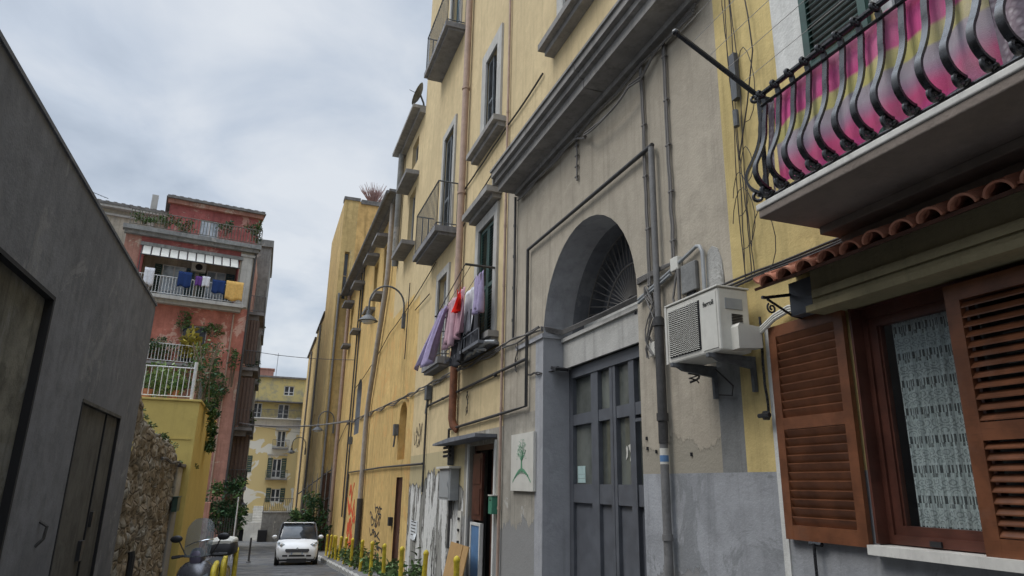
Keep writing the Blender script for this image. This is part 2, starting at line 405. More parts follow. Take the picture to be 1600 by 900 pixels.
def mat_stone():
    t = NT('rubble_stone_wall')
    cv = t.n('ShaderNodeTexNoise'); t.l(t.pos, cv.inputs['Vector']); cv.inputs['Scale'].default_value = 2.5; cv.inputs['Detail'].default_value = 2
    sm = t.n('ShaderNodeVectorMath', operation='SCALE'); t.l(cv.outputs['Color'], sm.inputs[0]); sm.inputs['Scale'].default_value = .22
    src = t.n('ShaderNodeVectorMath', operation='ADD'); t.l(t.pos, src.inputs[0]); t.l(sm.outputs[0], src.inputs[1])
    vec = t.vec((.6, .75, 1.35), src.outputs[0])
    v = t.n('ShaderNodeTexVoronoi'); t.l(vec, v.inputs['Vector']); v.inputs['Scale'].default_value = 3.6
    e = t.n('ShaderNodeTexVoronoi', feature='DISTANCE_TO_EDGE'); t.l(vec, e.inputs['Vector']); e.inputs['Scale'].default_value = 3.6
    n = t.noise(11, detail=7, rough=.7); n2 = t.noise(1.1, detail=5)
    sp = t.n('ShaderNodeSeparateColor'); t.l(v.outputs['Color'], sp.inputs[0])
    c = t.mix(sp.outputs[0], (.20, .16, .11), (.285, .235, .17)); c = t.mix(t.ramp(sp.outputs[1], .7, .95), c, (.27, .255, .22))
    c = t.mix(t.ramp(n, .42, .7, 0, .75), c, (.13, .105, .075)); c = t.mix(t.ramp(n2, .48, .66, 0, .65), c, (.25, .24, .21))
    c = t.mix(t.ramp(e.outputs[0], .0, .07, .8, 0.), c, (.12, .10, .078))
    h = t.math('ADD', t.ramp(e.outputs[0], .0, .16), t.math('MULTIPLY', n, .9)); t.bump(h, .75, .045)
    return t.out(c, .95, 0, .1)
M['stone'] = mat_stone()

def mat_paving():
    t = NT('wet_basalt_paving')
    b = t.n('ShaderNodeTexBrick'); mp = t.n('ShaderNodeMapping'); t.l(t.pos, mp.inputs[0]); mp.inputs['Rotation'].default_value = (0, 0, rad(32)); t.l(mp.outputs[0], b.inputs['Vector'])
    b.inputs['Scale'].default_value = 1.3; b.inputs['Mortar Size'].default_value = .03; b.inputs['Brick Width'].default_value = .9; b.inputs['Row Height'].default_value = .45
    b.inputs['Color1'].default_value = (.075, .08, .088, 1); b.inputs['Color2'].default_value = (.11, .115, .125, 1); b.inputs['Mortar'].default_value = (.03, .03, .03, 1)
    n = t.noise(1.2, detail=6); c = t.mix(t.ramp(n, .4, .7, 0, .5), b.outputs[0], (.05, .052, .056))
    t.bump(t.math('ADD', b.outputs['Fac'], t.math('MULTIPLY', n, -.4)), .5, .02)
    return t.out(c, t.ramp(n, .35, .65, .3, .7), 0, .5)
M['paving'] = mat_paving()

def mat_peel():
    # lower wall of the yellow house: yellow paint breaking off over grey and white plaster
    t = NT('peeling_lower_wall'); x = t.sep()
    n = t.noise(1.1, sc=(1, 1, .45), detail=9, rough=.62, dist=.5); ns = t.noise(.9, sc=(1, 1.6, .35), detail=7, rough=.65)
    st = t.noise(2.2, sc=(3, 3, .25), detail=7, rough=.8); fine = t.noise(12, detail=7, rough=.8)
    grey = t.mix(t.ramp(st, .35, .65), (.16, .155, .14), (.34, .33, .30)); grey = t.mix(t.ramp(fine, .5, .75, 0, .6), grey, (.11, .105, .095))
    white = t.mix(t.ramp(fine, .4, .7), (.62, .61, .58), (.50, .49, .46))
    c = t.mix(t.ramp(ns, .50, .515), grey, white); c = t.mix(t.math('MULTIPLY', t.ramp(ns, .47, .50), t.math('SUBTRACT', 1., t.ramp(ns, .50, .515))), c, (.05, .045, .04))
    yel = t.mix(t.ramp(st, .5, .7, 0, .6), (.44, .37, .22), (.27, .23, .15))
    hz = t.math('ADD', x[2], t.math('MULTIPLY', n, 2.6))
    c = t.mix(t.ramp(hz, 2.93, 2.97), c, yel)
    edge = t.math('MULTIPLY', t.ramp(hz, 2.82, 2.93), t.math('SUBTRACT', 1., t.ramp(hz, 2.93, 2.97)))
    c = t.mix(t.math('MULTIPLY', edge, .7), c, (.06, .055, .05))
    t.bump(t.math('ADD', t.ramp(hz, 2.9, 2.97), t.math('ADD', t.math('MULTIPLY', t.ramp(ns, .54, .57), .6), t.math('MULTIPLY', fine, .4))), .7, .015)
    return t.out(c, .93, 0, .1)
M['peel'] = mat_peel()

def mat_endwall():
    t = NT('patchwork_yellow_and_white_wall'); x = t.sep()
    v = t.noise(.33, sc=(1, 1, 1.0), detail=3, rough=.5, dist=1.2); f = t.noise(2, detail=6)
    c = t.mix(t.ramp(t.math('ADD', v, t.math('MULTIPLY', f, .06)), .52, .54), (.60, .48, .24), (.68, .66, .58))
    up = t.mix(t.ramp(t.noise(1.1, detail=6, rough=.7), .45, .62), (.50, .41, .18), (.33, .30, .20))
    c = t.mix(t.ramp(x[2], 9.2, 9.3), c, up)
    lo = t.mix(t.ramp(f, .4, .6), (.55, .53, .45), (.42, .39, .32))
    c = t.mix(t.ramp(x[2], -2.2, -2.0), lo, c)
    return t.out(c, .9, 0, .1)
M['endwall'] = mat_endwall()

# ------------------------------------------------------------------ setting: ground
g = MB()
ys = [-60, -30, -15, 0] + list(range(4, 92, 4)) + [90, 200, 1500]
ys = sorted(set(ys)); xs = [-1500, -60, -6, -2, 0, 3, 6, 60, 1500]
for i in range(len(ys) - 1):
    for j in range(len(xs) - 1):
        a, b = ys[i], ys[i + 1]
        g.face([(xs[j], a, ground(a) - .01), (xs[j + 1], a, ground(a) - .01), (xs[j + 1], b, ground(b) - .01), (xs[j], b, ground(b) - .01)])
tag(g.build('ground', M['concrete']), kind='structure')
g = MB()
def strip(mb, x0, x1, y0, y1, dz, dy=2.):
    y = y0
    while y < y1 - 1e-6:
        b = min(y + dy, y1)
        mb.face([(x0, y, ground(y) + dz), (x1, y, ground(y) + dz), (x1, b, ground(b) + dz), (x0, b, ground(b) + dz)]); y = b
strip(g, -2.15, 2.9, -8, 90, .0)
tag(g.build('street', M['paving']), kind='structure')
g = MB()
y = -8.
while y < 88:
    b = min(y + 2, 88); 
    g.face([(2.9, y, ground(y) - .3), (2.9, b, ground(b) - .3), (2.9, b, ground(b) + .12), (2.9, y, ground(y) + .12)])
    g.face([(2.9, y, ground(y) + .12), (2.9, b, ground(b) + .12), (4.6, b, ground(b) + .12), (4.6, y, ground(y) + .12)])
    y = b
tag(g.build('pavement', M['concrete']), kind='structure')
g = MB()
y = 8.
while y < 60:
    g.box(2.78, 2.9, y + .02, y + .98, ground(y) - .05, ground(y) + .11); y += 1
tag(g.build('kerb', simple('pale_kerb_stone', (.36, .36, .34), .8, var=.2, dirt=.3)), kind='structure')

# ------------------------------------------------------------------ building helpers
def trim(T, o, parent, mat='trim', w=.16, proud=.04, sill=.12, name='window_frame', hood=0, sillw=.3, sillh=.16, bottom=True):
    mb = MB(); a, b, c, d = o['u0'], o['u1'], o['z0'], o['z1']
    mb.tb(T, a - w, a, c, d + w, -proud, .02); mb.tb(T, b, b + w, c, d + w, -proud, .02); mb.tb(T, a, b, d, d + w, -proud + .002, .02)
    f = mb.build('window_surround', M[mat], parent)
    if sill:
        s = MB(); s.tb(T, a - sillw, b + sillw, c - sillh, c, -sill * .6, .03); s.tb(T, a - sillw - .05, b + sillw + .05, c - sillh * .5, c + .02, -sill, .025)
        s.build('sill', M['stone_trim'], f)
    if hood:
        s = MB(); s.tb(T, a - w - .15, b + w + .15, d + w + .12, d + w + .25, -hood, .02); s.tb(T, a - w - .08, b + w + .08, d + w + .03, d + w + .12, -hood * .55, .018)
        s.build('hood', M['stone_trim'], f)
    return f

def casement(T, u0, u1, z0, z1, dep, parent, frame='white_iron', glass='glass', bars=1, rails=(.35,), th=.05, name='window', label=None):
    f = MB(); t = th
    f.tb(T, u0, u0 + t, z0, z1, dep - .05, dep); f.tb(T, u1 - t, u1, z0, z1, dep - .05, dep)
    f.tb(T, u0 + t, u1 - t, z0, z0 + t, dep - .048, dep); f.tb(T, u0 + t, u1 - t, z1 - t, z1, dep - .048, dep)
    for i in range(bars):
        u = u0 + (u1 - u0) * (i + 1) / (bars + 1); f.tb(T, u - t * .8, u + t * .8, z0 + t, z1 - t, dep - .055, dep)
    for r in rails:
        z = z0 + (z1 - z0) * r; f.tb(T, u0 + t, u1 - t, z - t * .4, z + t * .4, dep - .04, dep)
    o = f.build(name, M[frame], parent, label=label)
    p = MB(); p.face([T(u0 + .01, z0 + .01, dep - .02), T(u1 - .01, z0 + .01, dep - .02), T(u1 - .01, z1 - .01, dep - .02), T(u0 + .01, z1 - .01, dep - .02)])
    p.build('pane', M[glass], o)
    return o

def louvre(T, u0, u1, z0, z1, d0, parent, mat='brown', th=.045, st=.07, rails=(.5,), pitch=.055, open_=.6, name='shutter', slat_m=None, label=None, solid=False, flip=1, qk=.42):
    """a louvred leaf between d0-th and d0 (towards the street is negative depth)"""
    mb = MB()
    mb.tb(T, u0, u0 + st, z0, z1, d0 - th, d0); mb.tb(T, u1 - st, u1, z0, z1, d0 - th, d0)
    zr = [z0] + [z0 + (z1 - z0) * r - st * .55 for r in rails] + [z1 - st * 1.1]
    for i, z in enumerate(zr):
        h = st * 1.1 if 0 < i else st * 1.25
        mb.tb(T, u0 + st, u1 - st, z, z + h, d0 - th + .001, d0 - .001)
    for i in range(len(zr) - 1):
        a = zr[i] + (st * 1.25 if i == 0 else st * 1.1); b = zr[i + 1]
        if solid:
            mb.tb(T, u0 + st, u1 - st, a, b, d0 - .022, d0 - .01); continue
        n = max(1, int((b - a) / pitch)); p = (b - a) / n
        for k in range(n):
            z = a + (k + .5) * p + random.uniform(-.0012, .0012); h = p * open_ * random.uniform(.94, 1.05); q = th * qk; c = d0 - th * (.5 if qk > .3 else .62)
            # slat: lower edge outwards (d smaller)
            P = [(c - q * flip, z - h * .62), (c - q * flip, z - h * .62 + .008), (c + q * flip, z + h * .62), (c + q * flip, z + h * .62 - .008)]
            A = [T(u0 + st, zz, dd) for dd, zz in P]; B = [T(u1 - st, zz, dd) for dd, zz in P]
            mb.face(A); mb.face(B)
            for e in range(4):
                mb.face([A[e], A[(e + 1) % 4], B[(e + 1) % 4], B[e]])
    return mb.build(name, M[mat], parent, label=label)

def railing(mb, pts, h, r=.012, pitch=.11, rail=.02, bot=.08, belly=0):
    """straight bars between the points of a plan outline (x,y,z)"""
    for i in range(len(pts) - 1):
        a, b = Vector(pts[i]), Vector(pts[i + 1]); L = (b - a).length; n = max(1, int(L / pitch))
        mb.tube([a + Vector((0, 0, h)), b + Vector((0, 0, h))], rail, 6); mb.tube([a + Vector((0, 0, bot)), b + Vector((0, 0, bot))], rail * .8, 6)
        for k in range(n + 1):
            p = a.lerp(b, k / n); mb.tube([p + Vector((0, 0, 0 if k in (0, n) else bot)), p + Vector((0, 0, h))], r * (1.3 if k in (0, n) else 1), 5)

def balcony(T, u0, u1, z, proj, th, parent, railh=1.05, mat='soffit', railm='old_iron', pitch=.15, label=None, r=.011):
    mb = MB(); mb.tb(T, u0, u1, z - th, z, -proj, .02); mb.tb(T, u0 + .06, u1 - .06, z - th - .07, z - th, -proj * .82, .019)
    o = mb.build('balcony', M[mat], parent, bevel=.01, label=label)
    rl = MB(); d = proj - .05
    railing(rl, [T(u0 + .05, z, 0), T(u0 + .05, z, -d), T(u1 - .05, z, -d), T(u1 - .05, z, 0)], railh, r, pitch)
    rl.build('railing', M[railm], o)
    return o

def pipe(pts, r, mat, parent, name='downpipe', n=10, joints=None, label=None):
    mb = MB(); mb.tube(pts, r, n)
    for p, q in (joints or []): mb.tube([p, q], r * 1.25, n)
    return mb.build(name, M[mat], parent, smooth=True, label=label)

def sag(a, b, drop, n=12, wob=0.):
    a, b = Vector(a), Vector(b); P = []
    for i in range(n + 1):
        t = i / n; p = a.lerp(b, t); p.z -= drop * 4 * t * (1 - t)
        if wob and 0 < i < n: p += Vector((random.uniform(-wob, 0), random.uniform(-wob, wob), random.uniform(-wob, wob)))
        P.append(p)
    return P

def bundle(name, paths, r, mat, label=None, cat='cable', parent=None, group=None, clips=True):
    mb = MB()
    for P in paths: mb.tube(P, r if not isinstance(r, dict) else r, 6)
    o = mb.build(name, M[mat], parent, smooth=True, loc=None if parent else paths[0][0])
    if parent is None: tag(o, label, cat, group)
    return o

def foliage(mb, c, r, n, size, mats=(0,), bias=0., droop=0., cl=14):
    c = Vector(c)
    cents = []
    for i in range(cl):
        v = Vector((random.gauss(0, .45), random.gauss(0, .45), random.gauss(0, .45)))
        if v.length > .95: v.normalize(); v *= .9
        cents.append((v, random.uniform(.22, .45), random.choice(mats)))
    for i in range(n):
        v, s, m = random.choice(cents)
        w = Vector((random.gauss(0, 1), random.gauss(0, 1), random.gauss(0, 1))).normalized() * s * random.uniform(.4, 1.1)
        p = v + w; p = c + Vector((p.x * r[0], p.y * r[1], p.z * r[2]))
        d = Vector((random.gauss(0, 1), random.gauss(0, 1), random.gauss(0, .7) - droop)).normalized()
        e = d.cross(Vector((random.random(), random.random(), random.random() + .1))).normalized()
        L = size * random.uniform(.6, 1.4); Wd = L * random.uniform(.3, .5)
        q = p + d * L
        mb.face([p, p + d * L * .5 + e * Wd * .5 + Vector((0, 0, L * .06)), q, p + d * L * .5 - e * Wd * .5], m if random.random() < .85 else random.choice(mats))

def cloth(name, T, u0, u1, z1, drop, dep, mat, amp=.05, waves=4, skew=0, taper=1., nu=18, nz=14, parent=None, pinch=0, drift=0):
    """hanging cloth; skew moves the hem sideways, drift moves it outwards"""
    mb = MB(); ph = random.uniform(0, 6); rows = []
    for j in range(nz + 1):
        t = j / nz; row = []
        for i in range(nu + 1):
            s = i / nu; uc = (u0 + u1) / 2; w = (u1 - u0) * (1 + (taper - 1) * t)
            u = uc + (s - .5) * w + skew * t
            dd = dep - drift * t + amp * (.35 + t) * math.sin(ph + waves * 6.28 * s + t * 1.5) + .3 * amp * math.sin(ph * 2 + waves * 15 * s)
            z = z1 - drop * t * (1 + .06 * math.sin(s * 9 + ph)) - (pinch * math.sin(s * math.pi * 2.5) ** 2 * (1 - t) * .3)
            row.append(T(u, z, dd))
        rows.append(row)
    mb.rings(rows, 0, False, False)
    o = mb.build(name, M[mat], parent, smooth='all', loc=None if parent else tuple(rows[0][0]))
    sm = o.modifiers.new('solid', 'SOLIDIFY'); sm.thickness = .004
    return o

def lathe(mb, c, prof, n=16, axis='z', m=0):
    c = Vector(c); rs = []
    for r, h in prof:
        if axis == 'z': rs.append([c + Vector((r * math.cos(2 * math.pi * j / n), r * math.sin(2 * math.pi * j / n), h)) for j in range(n)])
        elif axis == 'x': rs.append([c + Vector((h, r * math.cos(2 * math.pi * j / n), r * math.sin(2 * math.pi * j / n))) for j in range(n)])
    mb.rings(rs, m)

# ================================================================== grey and yellow house with the portal (right)
P_ = thing('apartment_building', 'tall yellow and grey house with an arched portal and a heavy grey cornice', 'building', (4, 5.08, 0))
portal = dict(u0=6.85, u1=9.8, z0=-1.6, z1=5.3, arch=1.475, d=.5, rm=5)
gwin = dict(u0=12.4, u1=13.5, z0=4.42, z1=6.95, d=.22)
w1 = dict(u0=12.5, u1=13.35, z0=8.95, z1=11.15, d=.2)
w2 = dict(u0=7.75, u1=8.9, z0=8.92, z1=11.2, d=.2)
bd2 = dict(u0=16.25, u1=17.3, z0=7.84, z1=11.1, d=.2)
bd1 = dict(u0=16.25, u1=17.3, z0=13.85, z1=17.0, d=.2)
bd3 = dict(u0=16.25, u1=17.2, z0=4.55, z1=6.85, d=.2)
brd = dict(u0=12.12, u1=13.72, z0=-1.6, z1=2.36, d=.4, rm=4)
pm = [M[k] for k in ('beige', 'yellow', 'base_grey', 'peel', 'beige_low', 'blue_grey', 'cement', 'ochre')]
def zoneP(u, z):
    if z > 7.12: return 1
    if u < 5.42 and 1.75 < z < 2.95: return 6
    if u < 6.85: return 2 if z < 1.75 else 0
    if u < 9.8: return 0
    if u < 10.12: return 5 if z < 3.85 else 0
    if u < 11.67: return 4 if z < 1.2 else (0 if z > 2.75 else 4)
    if u > 19.7 and z < 7.4: return 7
    if z < 2.62 and u < 14.1: return 4
    if z < 2.35 and u < 19.7: return 3
    return 1
mb = MB(); wall(mb, TR, 5.08, 20.6, -1.6, 19, [portal, gwin, w1, w2, bd1, bd2, bd3, brd], zoneP, cu=(5.42, 10.12, 11.67, 14.1, 19.7), cz=(1.2, 1.75, 2.35, 2.62, 2.75, 2.95, 3.85, 7.12, 7.4))
shell(mb, TR, 5.08, 20.6, -1.6, 19, 7, 1)
mb.build('wall', pm, P_)
# cornice with a stepped moulding, broken edges
mb = MB()
for y0, y1 in [(5.085, 7.4), (7.42, 9.3), (9.31, 11.1)]:
    mb.tb(TR, y0, y1, 6.86, 7.0, -.40, .02); mb.tb(TR, y0 - .0, y1, 7.0, 7.09, -.47, .019); mb.tb(TR, y0, y1, 7.093, 7.2, -.54, .018); mb.tb(TR, y0, y1, 7.2, 7.24, -.57, .017)
mb.tb(TR, 5.085, 11.0, 6.78, 6.86, -.1, .016); mb.tb(TR, 11.1, 11.16, 6.98, 7.22, -.5, .015)
mb.build('cornice', M['stone_trim'], P_, bevel=.012)
# portal: impost band, beam, fan light, gate
mb = MB()
mb.tb(TR, 9.8, 11.0, 3.86, 3.93, -.03, .01); mb.tb(lambda u, z, d: Vector((4 + u, 9.8 - d, z)), -.03, .5, 3.86, 3.93, -.0, .03)
mb.build('impost_moulding', M['blue_grey'], P_)
mb = MB(); mb.tb(TR, 6.86, 9.79, 3.38, 3.80, .34, .9); mb.tb(TR, 6.86, 9.79, 3.80, 3.86, .30, .9); mb.build('portal_beam', M['trim'], P_)
fan = MB(); cy, cz, R = 8.33, 3.86, 1.46
fan.tb(TR, 6.86, 9.79, 3.86, 4.06, .74, .8)
for i in range(33):
    a = math.pi * i / 32; r0 = .2
    fan.tube([(4.77, cy + r0 * math.cos(a), cz + .2 + r0 * math.sin(a)), (4.77, cy + R * math.cos(a), cz + R * math.sin(a))], .011, 5)
for rr in (.2, .78, 1.43):
    fan.tube([(4.76, cy + rr * math.cos(math.pi * i / 24), cz + .1 + (rr - (.1 if rr > 1 else 0)) * math.sin(math.pi * i / 24)) for i in range(25)], .016, 6)
fo = fan.build('fan_grille', M['cable_grey'], P_)
pn = MB(); pn.tb(TR, 6.86, 9.79, 3.86, 4.16, .70, .735); pn.build('fan_base_panel', M['white'], fo)
bk = MB(); bk.face([TR(6.8, 3.8, 1.0), TR(9.85, 3.8, 1.0), TR(9.85, 5.4, 1.0), TR(6.8, 5.4, 1.0)])
P2 = arc_pts(6.85, 9.8, 3.825, 1.475, 20)
for k in range(20): bk.face([TR(*P2[k], .5), TR(*P2[k + 1], .5), TR(*P2[k + 1], 1.0), TR(*P2[k], 1.0)])
bk.build('fan_recess', M['dark_wall'], P_)
# the big gate, 4 bays, three rows
gate = MB(); X0 = .5
gz0 = ground(8) + .12
def bar(u0, u1, z0, z1, d0=.44, d1=.52): gate.tb(TR, u0, u1, z0, z1, d0, d1)
bar(9.66, 9.79, gz0, 3.38); bar(6.86, 6.98, gz0, 3.38); bar(6.98, 9.66, 3.22, 3.38, .42); bar(6.98, 9.66, 3.38, 3.44, .38)
ms = [(8.80, 9.02), (8.36, 8.44), (8.27, 8.345), (7.76, 7.90)]
for a, b in ms: bar(a, b, gz0, 3.22, .437)
bar(7.22, 7.27, gz0, 3.22, .439)
for a, b in ((2.50, 2.66), (1.38, 1.64), (gz0, gz0 + .2)): bar(6.98, 9.66, a, b, .446)
go = gate.build('portal_door', M['door_grey'], P_, bevel=.006)
pan = MB()
bays = [(9.02, 9.66), (8.44, 8.80), (7.90, 8.27), (6.98, 7.76)]
for a, b in bays:
    for z0, z1 in ((2.66, 3.22), (1.64, 2.50)): pan.face([TR(a, z0, .505), TR(b, z0, .505), TR(b, z1, .505), TR(a, z1, .505)])
pan.build('pane', M['door_glass'], go)
pan = MB()
for a, b in bays:
    pan.tb(TR, a, b, gz0 + .2, 1.38, .49, .515); pan.tb(TR, a + .05, b - .05, gz0 + .27, 1.31, .478, .489)
pan.build('lower_panel', M['door_grey'], go, bevel=.004)
fr = MB(); bar2 = lambda u0, u1, z0, z1: fr.tb(TR, u0, u1, z0, z1, .425, .437)
bar2(7.74, 7.78, gz0, 2.45); bar2(7.02, 7.735, 2.41, 2.45); fr.build('wicket_door_frame', M['door_grey'], go)
nt = MB(); nt.tb(TR, 9.36, 9.62, 1.66, 1.9, .497, .502); o = nt.build('paper_notice', M['tealpaper'], go)
nt = MB(); nt.tb(TR, 9.38, 9.6, 1.78, 1.783, .4955, .4965); nt.tb(TR, 9.38, 9.6, 1.72, 1.723, .4955, .4965); nt.build('printed_line', M['sign_dark'], o)
nt = MB()
for pts in ([(8.06, 2.13), (8.0, 2.15), (7.97, 2.1), (7.98, 1.95), (8.02, 1.93), (8.0, 2.03)], [(8.12, 2.1), (8.1, 2.13), (8.07, 2.08), (8.08, 1.99), (8.13, 1.95), (8.11, 2.04)]):
    nt.prism(pts, TR, .496, .501)
nt.build('torn_white_sticker', M['white_plastic'], go)

# windows of the house
def shuttered(o, T, parent, mat='green', open_=False, frame='white_iron', glass='glass', dep=None, solid=False):
    dp = (dep or o.get('d', .2))
    return casement(T, o['u0'], o['u1'], o['z0'], o['z1'], dp, parent, frame, glass, 1, (.4,))
trim(TR, gwin, P_, 'trim', .22, .05, .22, hood=.34, sillw=.3, sillh=.2)
wn = casement(TR, 12.4, 13.5, 4.42, 6.95, .2, P_, 'grey_shutter', 'glass', 1, (.45,))
louvre(TR, 12.42, 12.94, 4.45, 6.93, .06, wn, 'green', rails=(.45,), pitch=.06)
louvre(TR, 12.96, 13.48, 4.45, 6.93, .06, wn, 'green', rails=(.45,), pitch=.06)
trim(TR, w1, P_, 'trim', .3, .05, .28, sillw=.55, sillh=.2)
wn = casement(TR, 12.5, 13.35, 8.95, 11.15, .2, P_, 'grey_shutter', 'glass', 1, (.55,))
louvre(TR, 12.96, 13.34, 8.97, 11.12, .07, wn, 'grey_shutter', rails=(.5,), st=.05)
trim(TR, w2, P_, 'trim', .26, .05, .28, sillw=.5, sillh=.2)
casement(TR, 7.75, 8.9, 8.92, 11.2, .2, P_, 'white_iron', 'glass_pale', 1, (.5,))
for o_, g_ in ((bd2, 'grey_shutter'), (bd1, 'blue_door'), (bd3, 'white_iron')):
    trim(TR, o_, P_, 'trim', .2, .05, 0)
    wn = casement(TR, o_['u0'], o_['u1'], o_['z0'], o_['z1'], .18, P_, g_, 'glass', 1, (.33, .7))
    if o_ is bd1:
        louvre(TR, 16.27, 16.76, 13.9, 16.98, .08, wn, 'blue_door'); 
    if o_ is bd2: louvre(TR, 16.78, 17.28, 7.9, 11.05, .08, wn, 'grey_shutter', rails=(.4,))
bo = balcony(TR, 15.62, 18.35, 7.84, .56, .16, P_, 1.22, label='middle balcony with a plain grey railing')
balcony(TR, 15.62, 18.35, 13.85, .56, .16, P_, 1.25, label='topmost balcony with a grey railing')
balcony(TR, 15.75, 17.5, 4.55, .3, .16, P_, .62, pitch=.09, label='small shallow balcony below the other two')
# brown door with canopy and half-open leaf
d = MB()
d.tb(TR, 12.12, 12.22, -1, 2.36, .1, .2); d.tb(TR, 13.62, 13.72, -1, 2.36, .1, .2); d.tb(TR, 12.22, 13.62, 2.26, 2.36, .1, .2)
dr = d.build('wooden_door', M['wood_dark'], P_)
lf = MB(); a0 = Vector((4.1, 13.6, 0))
TD = lambda u, z, dd: Vector((4.06 + dd + .0 * u, 13.6 - u, z))
lf.tb(TD, 0, .62, .95, 2.2, -.02, .03)
for zz in (1.05, 1.62):
    lf.tb(TD, .08, .54, zz, zz + .48, -.035, -.02)
lf.build('door_leaf', M['brown_frame'], dr, bevel=.006)
bl = MB(); bl.tb(TD, .06, .6, -.2, .85, -.03, .02); b_ = bl.build('blue_notice_panel', M['blue_panel'], dr)
bl = MB(); bl.tb(TD, .0, .66, .85, .9, -.045, .025); bl.tb(TD, .0, .06, -.2, .85, -.045, .024); bl.tb(TD, .6, .66, -.2, .85, -.045, .024); bl.build('panel_frame', M['white'], b_)
lf = MB(); lf.tb(TR, 12.24, 12.94, -1, 2.24, .22, .27)
for zz in (-.5, .35, 1.2): lf.tb(TR, 12.32, 12.86, zz, zz + .68, .2, .222)
lf.build('door_leaf', M['wood_dark'], dr, bevel=.006)
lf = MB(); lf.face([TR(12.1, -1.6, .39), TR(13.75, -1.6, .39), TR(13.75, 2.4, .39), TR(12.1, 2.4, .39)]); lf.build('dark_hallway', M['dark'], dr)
cn = MB()
cn.prism([(12.0, 2.44), (15.3, 2.42), (15.3, 2.46), (13.9, 2.52), (12.0, 2.5)], TR, -.42, .02); cn.build('door_canopy', M['dark_wall'], P_, bevel=.005)
cn = MB(); cn.tb(TR, 13.74, 13.82, -1.2, 2.4, -.03, .01); cn.tb(TR, 12.0, 12.08, -1.2, 2.4, -.03, .01); cn.build('door_surround', M['white'], P_)
# pipes and conduits of the house
pipe([(3.88, 14.83, 18.9), (3.88, 14.83, 4.5)], .085, 'pinkpipe', P_, joints=[((3.88, 14.83, z), (3.88, 14.83, z + .06)) for z in (5.6, 8.4, 11.3, 14.1)])
pipe([(3.88, 14.83, 4.5), (3.88, 14.83, 3.0), (3.9, 14.78, 2.85), (3.99, 14.7, 2.75)], .09, 'rust', P_, joints=[((3.88, 14.83, 4.4), (3.88, 14.83, 4.5))], label='rusty lower end of the pink downpipe')
pipe([(3.94, 15.25, 18.9), (3.94, 15.25, 3.4)], .022, 'darkpipe', P_, name='conduit')
pipe([(3.95, 11.66, 18.9), (3.95, 11.66, .1)], .026, 'pinkpipe', P_, name='conduit', joints=[((3.95, 11.66, z), (3.95, 11.66, z + .05)) for z in (1.2, 2.9, 3.8, 5.2, 6.4, 8.9)])
pipe([(3.95, 11.1, 6.8), (3.95, 11.08, 5.4), (3.955, 11.1, 4.1)], .024, 'darkpipe', P_, name='conduit', joints=[((3.95, 11.1, z), (3.95, 11.1, z + .05)) for z in (4.4, 5, 5.6, 6.2)])
pipe([(3.94, 6.28, 5.5), (3.94, 10.38, 5.52), (3.94, 10.38, 2.84), (3.945, 11.6, 2.83), (3.945, 15.3, 2.8), (3.945, 15.3, 2.5)], .028, 'darkpipe', P_, name='conduit')
pipe([(3.945, 10.4, 3.62), (3.945, 17.74, 3.56), (3.945, 17.74, 1.4)], .028, 'darkpipe', P_, name='conduit', joints=[((3.945, y, 3.575), (3.945, y + .05, 3.575)) for y in (12, 14.9, 16)])
pipe([(3.92, 6.28, 5.46), (3.92, 6.28, 3.4)], .036, 'greypipe', P_, name='downpipe', label='upper grey part of the downpipe beside the portal')
pipe([(3.92, 6.28, 3.4), (3.92, 6.28, 2.05)], .05, 'darkpipe', P_, joints=[((3.92, 6.28, 2.28), (3.92, 6.28, 2.36)), ((3.92, 6.28, 3.3), (3.92, 6.28, 3.38))], label='thick dark section of the downpipe beside the portal')
pipe([(3.92, 6.28, 2.05), (3.92, 6.28, -1)], .044, 'greypipe', P_, joints=[((3.92, 6.28, z), (3.92, 6.28, z + .06)) for z in (1.1, .2)], label='lower light grey section of the downpipe beside the portal')
st = MB(); st.tube([(3.92, 6.28, 1.84), (3.92, 6.28, 2.0)], .0455, 12); s1 = st.build('sticker', M['white_plastic'], P_, smooth=True)
st = MB(); st.tube([(3.92, 6.28, 1.865), (3.92, 6.28, 1.93)], .0463, 12); st.build('blue_print', M['blue_panel'], s1, smooth=True)
for (u, za, zb) in ((6.5, 6.78, 3.6), (5.98, 6.7, 4.0), (8.42, 6.78, 5.98)):
    P = []; n = 14
    for i in range(n + 1): P.append((3.965, u + random.uniform(-.012, .012), za + (zb - za) * i / n))
    mb = MB(); mb.tube(P, .015, 6)
    if u < 8: mb.tube([(p[0], p[1] + .035, p[2]) for p in P], .012, 6)
    for i in range(1, n, 3): mb.box(3.95, 3.985, P[i][1] - .03, P[i][1] + .05, P[i][2], P[i][2] + .02)
    mb.build('wall_cable', M['cable_grey'], P_, smooth=True)
mb = MB()
mb.tube(sag((3.96, 14.3, 7.85), (3.95, 12.6, 7.95), .02), .016, 6); mb.tube(sag((3.95, 15.1, 7.4), (3.95, 14.2, 7.85), .0), .016, 6)
mb.tube(sag((3.96, 15.2, 8.55), (3.96, 11.7, 8.62), .03, wob=.01), .02, 6); mb.tube(sag((3.96, 11.7, 8.62), (3.96, 9.8, 8.66), .03), .02, 6)
mb.build('wall_cable', M['cable'], P_, smooth=True)
# looping bundle under the cornice
mb = MB()
for k in range(4):
    P = []
    for i in range(40):
        u = 5.3 + (10.9 - 5.3) * i / 39; z = 6.72 - .03 * k + .02 * math.sin(u * 5 + k) - (.30 * max(0, math.sin((u - 6.1) / 2.3 * math.pi)) if k > 1 and 6.1 < u < 8.4 else 0)
        P.append((3.955 - .012 * k - (.1 if k > 1 and 6.5 < u < 8 else 0), u, z))
    mb.tube(P, .013, 5)
mb.build('wall_cable', M['cable_grey'], P_, smooth=True)
